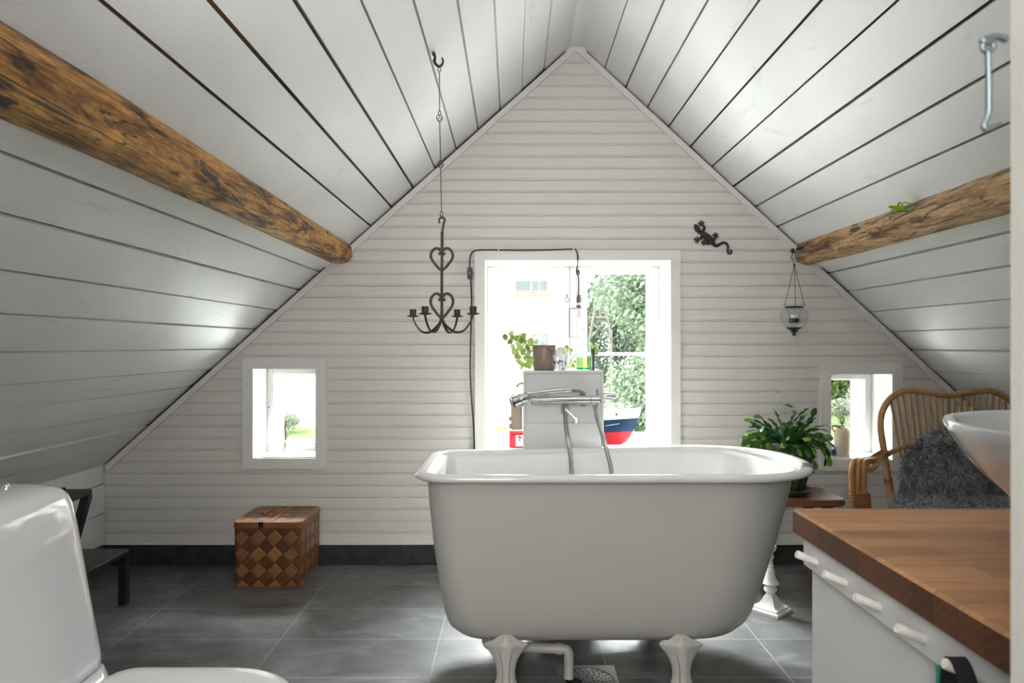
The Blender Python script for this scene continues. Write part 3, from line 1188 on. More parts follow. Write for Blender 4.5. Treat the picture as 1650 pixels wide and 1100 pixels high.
# waste pipe with its trap
mb = MB()
zp = .098
mb.tube([(-.06, 2.40, .15), (-.06, 2.40, zp + .02)], .03, 16)
mb.tube(smooth_pts([(-.075, 2.36, zp + .01), (-.02, 2.335, zp), (.07, 2.318, zp + .003), (.158, 2.305, zp + .005)], 5), .0165, 14)
mb.tube([(.148, 2.3065, zp + .005), (.166, 2.304, zp + .005)], .0195, 14)
mb.tube(smooth_pts([(.158, 2.305, zp + .005), (.178, 2.302, zp + .004), (.1885, 2.30, zp - .008), (.1895, 2.30, zp - .03), (.1895, 2.30, .008)], 5), .0165, 14)
mb.ball((-.075, 2.37, zp + .008), .033, 14, 9)
mb.build('waste_pipe', M['pipe_grey'], tub, 50)

# floor drain
fd = thing('floor_drain', 'square steel floor drain with round perforated grate under the tub', 'drain', (.255, 2.30, 0))
mb = MB()
n = 40
cxd, cyd, hs = .255, 2.30, .1005
outer, inner = [], []
for j in range(n):
    a = 2 * math.pi * j / n
    ca, sa = math.cos(a), math.sin(a)
    k = hs / max(abs(ca), abs(sa))
    outer.append(Vector((cxd + k * ca, cyd + k * sa, .003)))
    inner.append(Vector((cxd + .084 * ca, cyd + .084 * sa, .003)))
lowo = [Vector((v.x, v.y, 0.0002)) for v in outer]
inl = [Vector((v.x, v.y, -.0)) for v in inner]
mb.loft([lowo, outer, inner, inl], cap0=False, cap1=False)
mb.build('drain_frame', M['steel'], fd, 20)
mb = MB()
mb.lathe([(0.0, .0015), (.080, .0015), (.082, .0008)], (cxd, cyd, 0), 40, 0)
holes = 0
for rr_, nn in ((.02, 6), (.034, 11), (.047, 15), (.060, 19), (.072, 22)):
    for q in range(nn):
        a = 2 * math.pi * q / nn + rr_ * 30
        mb.lathe([(.0001, .0019), (.0034, .0019), (.0034, .0014)], (cxd + rr_ * math.cos(a), cyd + rr_ * math.sin(a), 0), 8, 1)
mb.lathe([(.0001, .0021), (.028, .0021), (.028, .0014)], (.205, 2.285, 0), 20, 1)
mb.build('drain_grate', [M['steel'], M['black']], fd, 30)

# ------------------------------------------------------------------ pipe column with the mixer
pc = thing('pipe_column', 'white glazed boxed-in pipe column behind the bathtub', 'pipe column', (.213, 2.99, 0))
cx0, cx1, cy0, cy1, ct = .0442, .382, 2.86, 3.12, 1.0208
mb = MB()
mb.box((cx0 + .004, cy0 + .004, 0), (cx1 - .004, cy1, ct - .004))
mb.build('column_core', M['white'], pc, 0)
mb = MB()
for a, b in ((0.002, .40), (.403, .801), (.804, ct - .014)):
    mb.box((cx0 + .012, cy0 - .001, a), (cx1 - .012, cy0 + .012, b), 0, .002)
mb.build('front_panel', M['tile_white'], pc, 30)
for xa in (cx0, cx1 - .0105):
    mb = MB(); mb.box((xa, cy0 - .003, 0), (xa + .0105, cy0 + .014, ct - .002), 0, .003)
    mb.build('edge_trim', M['white'], pc, 30)
mb = MB(); mb.box((cx0 - .001, cy0 - .004, ct - .0125), (cx1 + .001, cy1, ct), 0, .004)
mb.build('column_top', M['tile_white'], pc, 30)

mx = thing('shower_mixer', 'chrome thermostatic bath mixer on the white pipe column', 'mixer tap', (.213, 2.86, .90))
YM = 2.795
zb = at(0, 644.5, YM).z


def xm(px):
    return (px - CX) * YM / F


RX = Matrix.Rotation(math.radians(90), 3, 'Y')
mb = MB()
mb.tube([(xm(871), YM, zb), (xm(951), YM, zb)], .0195, 24)
for px in (878, 943):
    mb.tube([(xm(px), YM, zb), (xm(px), 2.862, zb)], .013, 16)
    mb.tube([(xm(px), 2.852, zb), (xm(px), 2.8605, zb)], .03, 24)
mb.build('mixer_body', M['chrome'], mx, 40)
mb = MB(); mb.tube([(xm(856), YM, zb), (xm(857), YM, zb), (xm(870), YM, zb), (xm(870.4), YM, zb)], [.018, .0205, .0205, .0195], 24)
mb.build('temperature_knob', M['chrome'], mx, 40)
mb = MB(); mb.tube([(xm(951.6), YM, zb), (xm(952), YM, zb), (xm(966), YM, zb), (xm(967), YM, zb)], [.0195, .0205, .0205, .018], 24)
kb = mb.build('flow_knob', M['chrome'], mx, 40)
mb = MB(); mb.tube([(xm(962), YM, zb + .018), (xm(962), YM, zb + .046)], .0042, 10)
mb.build('knob_lever', M['chrome'], kb, 40)
mb = MB()
xd = xm(910.5)
YD = YM - .008
mb.tube([(xd, YD, zb - .012), (xd, YD, zb - .045)], .0128, 18)
mb.tube([(xd, YD, zb - .045), (xd, YD, zb - .066), (xd, YD, zb - .0665), (xd, YD, zb - .09)], [.0105, .0105, .0085, .0085], 18)
for dx in (-.016, .0165):
    mb.tube([(xd + dx, YD + .006, zb - .015), (xd + dx, YD + .006, zb - .055)], .0024, 8)
mb.build('diverter', M['chrome'], mx, 40)
mb = MB(); mb.tube([(xd + .001, YD - .014, zb - .036), (xd + .022, YD - .022, zb - .056), (xd + .041, YD - .026, zb - .074)], [.0085, .008, .010], 14)
mb.tube([(xd + .041, YD - .026, zb - .066), (xd + .041, YD - .026, zb - .090)], [.010, .0075], 12)
mb.build('diverter_lever', M['chrome'], mx, 40)


def hose_mesh(pts, r):
    P = smooth_pts(pts, 34)
    m_ = MB()
    rr_ = [r * (1.0 if i % 2 else .82) for i in range(len(P))]
    m_.tube(P, rr_, 10)
    return m_


h1 = hose_mesh([(xd, YD, zb - .088), at(914, 702, 2.775), at(918, 725, 2.735), at(921, 750, 2.715), at(922, 785, 2.70), (.22, 2.67, .42), (.27, 2.62, .26)], .0098)
h1.build('waste_hose', M['hose'], mx, 60)
h2 = hose_mesh([(xm(958), YM - .002, zb - .016), at(963, 675, 2.785), at(972, 705, 2.77), at(978, 728, 2.735), at(984, 752, 2.715), at(988, 785, 2.70), (.43, 2.66, .42), (.40, 2.60, .26)], .0098)
h2.build('shower_hose', M['hose'], mx, 60)

hs_ = thing('hand_shower', 'chrome hand shower lying across the top of the mixer', 'hand shower', at(868, 630, 2.785))
mb = MB()
mb.tube([at(852, 634.5, 2.765), at(870, 632.5, 2.77), at(890, 630, 2.775), at(907, 629, 2.78)], [.0095, .0115, .0125, .0125], 16)
mb.tube([at(907.3, 629, 2.78), at(921, 629, 2.783)], [.0122, .0105], 16)
mb.tube(smooth_pts([at(857, 641, 2.772), at(859, 637, 2.775), at(862, 634, 2.78)], 3), .005, 8)
mb.build('shower_handle', M['chrome'], hs_, 40)
ax = (at(823.5, 650, 2.735) - at(853, 638, 2.765)).normalized()
c0 = at(853, 638.5, 2.765)
mb = MB()
ln = .085
mb.tube([c0, c0 + ax * .012, c0 + ax * .045, c0 + ax * .047, c0 + ax * .049, c0 + ax * .078, c0 + ax * .080], [.010, .021, .0275, .0265, .0275, .0275, .024], 26)
mb.build('shower_head', M['chrome'], hs_, 40)
hose_mesh([at(920, 629, 2.783), at(932, 629.5, 2.79), at(942, 633, 2.80), at(950, 641, 2.818)], .0072).build('hose', M['hose'], hs_, 60)

vk = thing('pipe_stub', 'chrome pipe stub sticking out at the right side of the column', 'pipe', (.40, 2.95, .91))
mb = MB()
ps = at(972, 638, 2.93)
mb.tube([(.381, 2.93, ps.z + .001), at(976, 637, 2.93), at(991, 638.5, 2.93), at(991.6, 638.6, 2.93)], [.012, .0155, .0165, .014], 20)
mb.build('pipe_end', M['chrome'], vk, 40)

# ------------------------------------------------------------------ things on the column
YT = 2.95


def pot_z():
    return ct + .0004


cr = thing('stoneware_crock', 'brown stoneware crock with a lug handle on top of the white column', 'crock', (0, 0, 0))
c = at(877, 0, YT)
ckx = c.x
mb = MB()
hc = at(0, 556, YT).z - ct
mb.lathe([(.044, 0), (.047, .003), (.050, .03), (.051, hc * .75), (.0505, hc), (.0475, hc + .001), (.046, hc - .004), (.045, .012), (.0, .012)], (ckx, YT, pot_z()), 32)
mb.build('crock_body', M['stone_brown'], cr, 50)
mb = MB()
hp = []
for q in range(11):
    t = q / 10
    ang = math.radians(-90 - 38 + 76 * t)
    hp.append((ckx + .004 + .0515 * math.cos(ang), YT + .0515 * math.sin(ang) - .004 * math.sin(math.pi * t), pot_z() + hc - .028 + .022 * math.sin(math.pi * t)))
mb.tube(hp, .0045, 8)
mb.build('lug_handle', M['stone_brown'], cr, 50)


def leaf_disc(mb, c, r, nrm, up, mi=0, asp=1.0, curl=.15, seg=9):
    nrm = Vector(nrm).normalized()
    u = Vector(up) - nrm * Vector(up).dot(nrm)
    u.normalize()
    w = nrm.cross(u)
    c = Vector(c)
    vs = [c + nrm * (-curl * r)]
    for j in range(seg):
        a = 2 * math.pi * j / seg
        vs.append(c + u * (r * math.cos(a)) + w * (r * asp * math.sin(a)) + nrm * (curl * r * .3 * math.cos(2 * a)))
    mb.add(vs, [(0, j + 1, (j + 1) % seg + 1) for j in range(seg)], mi)


tp = thing('trailing_plant', 'trailing plant with pale round leaves spilling left of the brown crock', 'plant', at(856, 590, YT + .02))
mb, ms = MB(), MB()
lp = [(814, 543), (824, 537), (826, 544), (822, 550), (826, 558), (829, 566), (833, 572), (834, 580), (840, 535 + 7), (840, 548), (844, 541), (838, 560), (843, 567), (846, 556), (850, 573), (838, 584),
      (842, 586), (840, 592), (848, 588), (854, 585), (856, 579), (852, 566), (855, 551), (864, 552), (832, 545), (847, 578), (836, 575), (850, 560), (845, 550), (835, 553), (853, 590)]
for i, (px, py) in enumerate(lp):
    c = at(px, py, YT + R.uniform(-.035, .035))
    r = (R.uniform(.0115, .0165) if (px, py) != (855, 551) else .020)
    leaf_disc(mb, c, r, (R.uniform(-.5, .5), -1, R.uniform(-.4, .6)), (R.uniform(-.6, .6), 0, 1), i % 3 == 0 and 1 or 0, R.uniform(.72, .95))
mb.build('foliage', [M['jade'], M['jade_d']], tp, 0)
for pts in (((862, 560), (848, 548), (836, 541), (826, 541)), ((862, 560), (846, 562), (834, 560), (830, 572)), ((860, 560), (852, 575), (848, 584), (840, 590)), ((862, 558), (850, 555), (845, 545), (842, 543))):
    ms.tube(smooth_pts([at(a, b, YT + .005 * k) for k, (a, b) in enumerate(pts)], 4), .0016, 6)
ms.build('stem', M['stem'], tp)

rb = MB()
rb.ball(at(904, 566.5, YT + .055), .024, 20, 14)
q0 = rb.build('round_ornament', M['bulb'], None, 60)
q0.location.z = 0
tag(q0, 'white round ornament half hidden behind the patterned glass tumbler', 'ornament')
# let it stand on a short foot so it rests on the column
fo = MB(); cc = at(904, 566.5, YT + .055)
fo.lathe([(.014, 0), (.012, .006), (.007, cc.z - .022 - ct)], (cc.x, cc.y, ct + .0004), 16)
fo.build('ornament_foot', M['bulb'], q0)

gt = thing('glass_tumbler', 'small white flared glass with dark squiggle marks beside the crock', 'glass', at(902.5, 594, YT - .05))
c = at(903, 0, YT - .05)
hg = at(0, 571.5, YT - .05).z - ct
mb = MB()
mb.lathe([(.0, .001), (.024, .001), (.0245, .006), (.027, hg * .5), (.034, hg), (.0325, hg), (.0255, hg * .5), (.022, .008), (0, .008)], (c.x, c.y, ct + .0004), 28)
mb.build('tumbler', M['milky'], gt, 50)
mb = MB()
for a0, pts in ((-90, ((-24, .028), (-14, .040), (-4, .041), (8, .039), (18, .038))), (-150, ((-8, .040), (0, .030), (10, .036))), (-40, ((-8, .036), (2, .028))), (-70, ((-8, .006), (8, .006)))):
    pl = []
    for da, z in pts:
        a = math.radians(a0 + da)
        rad = .0262 + (.008 * max(0, z - .02) / .03)
        pl.append((c.x + rad * math.cos(a), c.y + rad * math.sin(a), ct + z))
    mb.tube(smooth_pts(pl, 4), [.0022] * (4 * (len(pl) - 1) + 1), 6)
mb.build('painted_mark', M['black'], gt)

sp = thing('leaf_cutting', 'small green sprig between the patterned glass and the green bottle', 'plant', at(915, 594, YT + .01))
mb, ms = MB(), MB()
for i, (px, py, r) in enumerate(((908, 565, .011), (914, 558.5, .010), (916, 563, .011), (921, 563.5, .009), (919, 568, .010), (911, 559, .008), (920, 583, .013), (924, 589, .012), (921, 591, .010), (926, 582, .008))):
    leaf_disc(mb, at(px, py, YT + .02), r, (R.uniform(-.5, .5), -1, R.uniform(-.1, .6)), (R.uniform(-.9, .9), 0, .7), i % 2, .62)
mb.build('foliage', [M['jade'], M['jade_d']], sp, 0)
for pts in (((914, 593), (913, 575), (914, 561)), ((914, 593), (920, 580), (928, 571)), ((915, 593), (921, 588))):
    ms.tube(smooth_pts([at(a, b, YT + .022) for a, b in pts], 4), .0014, 6)
ms.build('stem', M['stem'], sp)

bt = thing('glass_bottle', 'clear glass bottle of bright green liquid on the white column', 'bottle', at(941, 594, YT))
c = at(941, 594, YT - .02)
zt = at(0, 521, YT - .02).z - ct
mb = MB()
pf = [(.0, .002), (.031, .002), (.0335, .006), (.034, .020), (.034, .055), (.0335, .066), (.029, .085), (.020, .105), (.0125, .125), (.0095, .145), (.0085, zt - .012), (.0085, zt - .004), (.0105, zt - .003), (.0105, zt), (.007, zt)]
mb.lathe(pf, (c.x, c.y, ct + .0004), 30, cap=False)
mb.build('bottle_glass', M['aqua'], bt, 60)
mb = MB(); mb.lathe([(0, .010), (.0315, .010), (.0318, .020), (.0318, .054), (0, .054)], (c.x, c.y, ct), 28)
mb.build('liquid', M['liquid'], bt, 40)
mb = MB(); mb.lathe([(0, .003), (.031, .003), (.0317, .0095), (0, .0095)], (c.x, c.y, ct), 28)
mb.build('thick_base', M['greenglass'], bt, 40)
mb = MB(); mb.tube([(c.x + .0098 * math.cos(a), c.y + .0098 * math.sin(a), ct + zt - .022) for a in [2 * math.pi * q / 18 for q in range(18)]], .0012, 6, closed=True)
mb.build('neck_ring', M['greywire'], bt)

tv = thing('bud_vase', 'slim dark bud vase with a pale leafy sprig right of the green bottle', 'vase', at(956, 594, YT + .05))
c = at(955, 0, YT + .05)
zv = at(0, 562, YT + .05).z - ct
mb = MB(); mb.lathe([(0, 0), (.009, 0), (.0095, .004), (.0088, zv * .6), (.0085, zv), (.007, zv), (.007, .02), (0, .02)], (c.x, c.y, ct + .0004), 16)
mb.build('vase_body', M['socket'], tv, 50)
mb = MB()
for i, (px, py, r, a) in enumerate(((952, 554, .011, -.5), (957, 555, .009, .4), (962, 557, .012, .9), (961, 567, .016, .15), (955, 560, .009, 0), (959, 561, .009, .5))):
    leaf_disc(mb, at(px, py, YT + .045), r, (R.uniform(-.4, .4), -1, .2), (a, 0, 1), i % 2, .6)
mb.build('foliage', [M['jade'], M['jade_d']], tv, 0)

# scrubbing strap hanging on the side of the column
st = thing('scrubbing_pad', 'beige sisal scrubbing pad hanging at the left side of the column', 'bath scrubber', at(834, 692, 2.98))
YS = 2.985
mb = MB()
a, b = at(823.5, 635, YS), at(842.5, 692, YS)
mb.box((a.x, YS - .012, b.z), (b.x - .002, YS + .012, a.z), 0, .006)
mb.build('pad', M['sisal'], st, 40)
mb = MB()
mb.tube(smooth_pts([at(834, 636, YS), at(837, 628, YS), at(839, 621, YS), at(841, 619, YS), at(841.5, 624, YS), at(838.5, 630, YS), at(836, 636, YS)], 4), .0018, 6)
mb.build('hanging_cord', M['rope'], st)
mb = MB()
mb.tube(smooth_pts([at(843.5, 617, YS), at(839, 617.5, YS), at(835, 619.5, YS), at(833.5, 622, YS)], 4), [.0042] * 13, 8)
mb.ball(at(833.5, 622, YS), .0055, 10, 8)
ko = mb.build('wall_hook', M['palewood'], None)
tag(ko, 'pale wooden hook on the column side holding the scrubbing pad', 'hook')

# ------------------------------------------------------------------ window sill: boat, red tin
zs_ = WIN[1][2] + .008
YB = 3.63
bo = thing('model_boat', 'wooden model boat with white, navy and red hull on the sill of the large window', 'model boat', (.45, YB, zs_))


def bx(px):
    return (px - CX) * YB / F


def bz(py):
    return H - (py - CY) * YB / F


stern, bow = .10, bx(1034)
stations = 26
ztop0, zkeel = bz(661), bz(716.5)


def hull_ring(t, zlo, zhi, nlev=7):
    """port-to-starboard section between two heights (fractions of depth) at station t (0 stern..1 bow)"""
    pass


def half_beam(t, u):      # u: 0 keel .. 1 deck
    b = .060 * (1 - max(0, (t - .45) / .55) ** 2.2) * (0.72 + .28 * min(1, t / .3))
    return max(b * (0.08 + .92 * u ** .55), .0006)


def stem_x(u):            # raked bow: keel ends earlier than the deck
    return bx(1000) + (bow - bx(1000)) * (u ** .55)


def sheer(t):
    return ztop0 + .016 * max(0, (t - .4) / .6) ** 1.5 - .004


# colour bands as separate lofts: red 0-.40, navy .40-.74, white .74-1
def band(u0, u1, mat, name):
    mb = MB()
    us = [u0 + (u1 - u0) * k / 5 for k in range(6)]
    for side in (-1, 1):
        rings = []
        for u in us:
            row = []
            for i in range(stations):
                t = i / (stations - 1)
                t = t ** .85
                ue = u
                x = stern + (stem_x(ue) - stern) * t
                z = zkeel + (sheer(t) - zkeel) * ue
                row.append(Vector((x, YB + side * half_beam(t, ue), z)))
            rings.append(row if side < 0 else row[::-1])
        mb.loft(rings, closed=False, cap0=False, cap1=False)
    # transom
    vs = []
    for u in us:
        hb = half_beam(0, u)
        z = zkeel + (sheer(0) - zkeel) * u
        vs += [(stern, YB - hb, z), (stern, YB + hb, z)]
    mb.add(vs, [(2 * k, 2 * k + 1, 2 * k + 3, 2 * k + 2) for k in range(5)])
    return mb.build(name, mat, bo, 60)


band(0, .37, M['redpaint'], 'lower_hull')
band(.37, .74, M['navy'], 'middle_hull')
band(.74, 1.0, M['boatwhite'], 'bulwark')
mb = MB()
rows_ = []
for i in range(stations):
    t = (i / (stations - 1)) ** .85
    x = stern + (stem_x(.9) - stern) * t
    z = zkeel + (sheer(t) - zkeel) * .9
    rows_.append([Vector((x, YB - half_beam(t, .9) + .001, z)), Vector((x, YB + half_beam(t, .9) - .001, z))])
mb.loft(rows_, closed=False, cap0=False, cap1=False)
mb.build('deck', M['palewood'], bo, 60)
mb = MB(); mb.box((.17, YB - .035, ztop0 - .02), (.33, YB + .035, ztop0 + .06), 0, .004)
mb.build('deckhouse', M['boatwhite'], bo, 30)
mb = MB()
for px in (992, 1002, 1012, 1022, 1030):
    t = .78
    mb.tube([(bx(px), YB - .02 * (1034 - px) / 40, ztop0 + .002), (bx(px), YB - .02 * (1034 - px) / 40, ztop0 + .030)], .0009, 5)
mb.tube([(bx(980), YB - .04, ztop0 + .026), (bx(1010), YB - .022, ztop0 + .030), (bx(1031), YB, ztop0 + .034)], .0007, 5)
mb.build('railing', M['greywire'], bo)
mb = MB()
for px in (998, 1001, 1013):
    mb = MB()
    mb.box((bx(px) - .002, YB - .012, ztop0 + .002), (bx(px) + .002, YB - .006, ztop0 + .014))
    mb.build('deck_fitting', M['darkdot'], bo, 0)
mb = MB()
tq = .80
mb.tube([(bx(991.3), YB - .0475, bz(666)), (bx(991.3), YB - .040, bz(666))], .006, 14)
mb.build('porthole', M['darkdot'], bo)
mb = MB()
mb.tube([(bx(974), YB - .052, bz(684)), (bx(996), YB - .0425, bz(681))], .0013, 6)
mb.build('rubbing_strake', M['boatwhite'], bo)
mb = MB()
mb.box((.20, YB - .04, zs_), (.215, YB + .04, zkeel + .018), 0)
mb.build('cradle', M['palewood'], bo, 0)
mb = MB()
mb.box((.40, YB - .04, zs_), (.415, YB + .04, zkeel + .016), 0)
mb.build('cradle', M['palewood'], bo, 0)

rt = thing('red_tin', 'red tin with a white front panel on the window sill left of the column', 'tin', at(832, 717, 3.60))
a, b = at(820.5, 692.5, 3.60), at(851, 719, 3.60)
zt0 = zs_ + .0005
mb = MB(); mb.box((a.x, 3.56, zt0), (b.x, 3.66, a.z - .018), 0, .004)
mb.build('tin_body', M['redpaint'], rt, 30)
mb = MB(); mb.box((a.x - .001, 3.558, a.z - .018), (b.x + .001, 3.662, a.z), 0, .004)
mb.build('tin_lid', M['redpaint'], rt, 30)
mb = MB(); mb.box((at(831, 0, 3.56).x, 3.5585, zt0 + .008), (b.x - .004, 3.5605, a.z - .021))
mb.build('front_panel', M['boatwhite'], rt, 0)
mb = MB()
cm = at(837.5, 706, 3.555)
mb.tube([cm + Vector((0, 0.002, .016)), cm + Vector((0, .002, -.018))], [.004, .0025], 6)
mb.tube(smooth_pts([cm + Vector((-.013, .002, .004)), cm + Vector((0, .002, .010)), cm + Vector((.014, .002, -.002))], 3), .003, 6)
mb.build('red_motif', M['redpaint'], rt)
gr = thing('wire_rack', 'small white wire rack standing behind the scrubbing pad', 'rack', at(828, 690, 3.70))
mb = MB()
y_ = 3.71
for px in (819.5, 826, 833, 840):
    mb.tube([at(px, 655, y_), Vector((at(px, 655, y_).x, y_, zs_ + .001))], .0022, 6)
for py in (657, 668, 680, 692, 704):
    mb.tube([at(819, py, y_), at(841, py, y_)], .0020, 6)
mb.tube(smooth_pts([at(819.5, 668, y_ - .004), at(821, 660, y_ - .004), at(826, 657, y_ - .004), at(826, 664, y_ - .004), at(822, 668, y_ - .004)], 4), .0025, 6)
mb.build('wire_grid', M['boatwhite'], gr)
mb = MB()
for py in (674, 686):
    mb.box(tuple(at(820, py + 4, y_ + .003)), tuple(at(827, py - 4, y_ + .012)))
mb.build('grey_block', M['saucer'], gr, 0)

# ------------------------------------------------------------------ chandelier and its hanger
YC = 2.387
xc = at(712, 0, YC).x


def cz(py):
    return H - (py - CY) * YC / F


def chx(px):
    return (px - CX) * YC / F


hk = thing('ceiling_hook', 'dark iron hook screwed into the left ceiling slope above the chandelier', 'hook', at(698, 84, YC))
mb = MB()
mb.tube(smooth_pts([at(696.5, 80, YC), at(699, 87, YC), at(701, 92, YC), at(700, 98, YC), at(702, 103, YC), at(707, 107, YC), at(712, 104.5, YC), at(714, 98, YC), at(712, 92.5, YC)], 5),
        lerp_list([.0045, .0062, .0045, .006, .005, .005, .0045, .0036, .0024], 41), 8)
mb.build('hook_rod', M['castiron'], hk)

ch = thing('hanging_rod', 'jointed thin iron rods hanging from the ceiling hook to the chandelier', 'hanging rod', at(709, 107, YC))


def ringpts(c, r, n=18, gap=0.0, a0=0.0):
    return [Vector((c.x + r * math.cos(a0 + gap / 2 + (2 * math.pi - gap) * q / n), c.y, c.z + r * math.sin(a0 + gap / 2 + (2 * math.pi - gap) * q / n))) for q in range(n + (1 if gap else 0))]


for (xa, ya, xb, yb) in ((708, 116, 708.3, 178), (708.6, 197, 709.7, 258), (710, 271, 711.3, 340)):
    mb = MB()
    mb.tube([at(xa, ya, YC), at(xb, yb, YC)], .0016, 6)
    # long loops at the ends
    for (x_, y_, sg) in ((xa, ya, -1), (xb, yb, 1)):
        p0 = at(x_, y_, YC)
        mb.tube([p0 + Vector((.0045 * math.sin(t), .0, -sg * (.009 - .009 * math.cos(t)))) for t in [2 * math.pi * q / 14 for q in range(14)]], .0015, 6, closed=True)
    mb.build('rod', M['iron'], ch)
for (x_, y_) in ((708.3, 190), (709.8, 265)):
    mb = MB()
    mb.tube(ringpts(at(x_, y_, YC), .0105, 18, .5, -1.2), .0016, 6)
    mb.build('link', M['iron'], ch)

cd = thing('chandelier', 'wrought iron candle chandelier with two hearts and four candle cups', 'chandelier', Vector((xc, YC, cz(351))))
tw3 = lambda a: 1.0 + .34 * math.cos(2 * a)


def twisted(mb, pts, r, k=8, tw=.55):
    P = smooth_pts(pts, k)
    mb.tube(P, r, 12, twist=tw, prof=tw3)


mb = MB()
twisted(mb, [at(712.4, 374, YC), at(712.5, 400, YC), at(712, 440, YC), at(712, 480, YC), at(712, 514, YC)], .0040, 22)
mb.tube(smooth_pts([at(712.3, 376, YC), at(714.8, 361, YC), at(716.5, 353.5, YC), at(713, 350.2, YC), at(709, 351.5, YC), at(707.2, 355, YC), at(708, 359, YC), at(709, 357.5, YC)], 5), lerp_list([.0042, .004, .004, .004, .0036, .003, .0026, .0022], 36), 8)
mb.tube([at(712, 511, YC), at(712, 516, YC)], .0065, 10)
mb.build('stem', M['iron'], cd, 60)
for (yt, yb_, wd) in ((400.5, 436, 18.0), (473.5, 513, 18.3)):
    mb = MB()
    hgt = yb_ - yt
    for s in (-1, 1):
        pts = [at(712 + s * a * wd, yt + b * hgt, YC - .003) for a, b in ((.30, .27), (.14, .20), (.10, .10), (.28, .01), (.55, -.01), (.85, .10), (.99, .30), (.88, .50), (.62, .68), (.32, .86), (.02, 1.0))]
        twisted(mb, pts, .0036, 7, .55)
    mb.build('heart', M['iron'], cd, 60)
zp_ = cz(509)
arms = [(-40, .150), (140, .150), (246, .112), (66, .112)]
for a, rad in arms:
    a = math.radians(a)
    dx, dy = math.cos(a), math.sin(a)

    def ap(r_, z_):
        return Vector((xc + dx * r_, YC + dy * r_, z_))
    zl_ = cz(536)
    mb = MB()
    twisted(mb, [ap(.003, cz(513)), ap(.012, cz(521)), ap(rad * .32, zl_ + .008), ap(rad * .52, zl_ + .001), ap(rad * .72, zl_ + .008), ap(rad * .88, cz(523)), ap(rad * .97, cz(514)), ap(rad, zp_ + .001)], .0036, 7, .8)
    am = mb.build('arm', M['iron'], cd, 60)
    ce = ap(rad, zp_)
    mb = MB(); mb.lathe([(0, 0), (.012, 0), (.019, .002), (.0225, .005), (.0215, .0058), (.012, .0025), (0, .0025)], ce, 22)
    mb.build('drip_pan', M['iron'], am, 50)
    mb = MB(); mb.lathe([(0, .0028), (.0115, .0028), (.0118, .028), (.0108, .028), (.0104, .006), (0, .006)], ce, 18)
    mb.build('candle_cup', M['rust'], am, 50)

# ------------------------------------------------------------------ gecko on the wall
gk = thing('gecko_ornament', 'dark cast iron gecko with curled tail fixed high on the gable wall', 'wall ornament', at(1145, 382, YW))


def gp(u, v, d=.010):
    return at(1100 + u / 13.75, 340 + v / 13.75, YW - d)


mb = MB()
sp_ = smooth_pts([gp(262, 296), gp(290, 335), gp(325, 395), gp(365, 450), gp(420, 490), gp(480, 530), gp(560, 590), (gp(630, 650)), gp(690, 735), gp(760, 765), gp(830, 730), gp(900, 700), gp(965, 715), gp(1005, 780), gp(1000, 850), gp(1005, 915), gp(1045, 945), gp(1085, 915), gp(1075, 870), gp(1035, 865)], 4)
mb.tube(sp_, [x * .0032 / 13.75 for x in lerp_list([18, 48, 62, 48, 46, 72, 78, 66, 44, 36, 32, 30, 29, 27, 25, 24, 22, 20, 17, 10], len(sp_))], 12)
mb.ball(gp(275, 350, .018), .0022, 8, 6)
mb.ball(gp(335, 350, .018), .0022, 8, 6)
mb.build('gecko_body', M['castiron'], gk, 60)
for hip, knee, wr, fl in (((440, 470), (480, 360), (425, 300), [(350, 265), (378, 225), (432, 215), (470, 250), (370, 312)]),
                          ((450, 530), (400, 600), (335, 640), [(270, 600), (262, 640), (290, 685), (335, 705), (325, 575)]),
                          ((660, 690), (700, 630), (725, 560), [(665, 530), (705, 490), (745, 488), (785, 520), (780, 570)]),
                          ((640, 690), (570, 715), (490, 700), [(420, 685), (430, 720), (460, 752), (495, 640), (455, 650)])):
    mb = MB()
    pts = smooth_pts([gp(*hip, .009), gp(*knee, .009), gp(*wr, .006)], 4)
    mb.tube(pts, [x * .0032 / 13.75 for x in lerp_list([36, 32, 26], len(pts))], 8)
    for f in fl:
        mb.tube([gp(*wr, .006), gp(*f, .005)], [.0045, .0028], 6)
        mb.ball(gp(*f, .005), .0036, 8, 6)
    mb.build('leg', M['castiron'], gk, 60)

# ------------------------------------------------------------------ hanging lantern
YL = 3.40
lh = thing('lantern_hook', 'dark iron flower shaped hook at the end of the right beam', 'hook', at(1284, 402, YL))
mb = MB()
mb.tube(smooth_pts([at(1296, 397, YL + .05), at(1288, 400, YL), at(1282, 402, YL)], 4), [.0045] * 9, 8)
mb.lathe([(.0025, -.012), (.010, -.006), (.013, .003), (.013, .006), (.004, .004)], at(1277.5, 404, YL), 10, frame=Matrix.Rotation(math.radians(75), 3, 'Y'))
mb.tube(smooth_pts([at(1278, 405, YL), at(1277, 411, YL), at(1275, 413, YL), at(1274.5, 416, YL), at(1277, 417, YL), at(1278.5, 414.5, YL)], 4), .0018, 6)
mb.build('hook_arm', M['castiron'], lh, 50)
ln_ = thing('hanging_lantern', 'round clear glass lantern hanging on three chains below the right beam', 'lantern', at(1279, 540, YL))
kl = YL / F
lx, lz0 = at(1279.5, 0, YL).x, at(0, 541, YL).z


def lz(py):
    return H - (py - CY) * kl


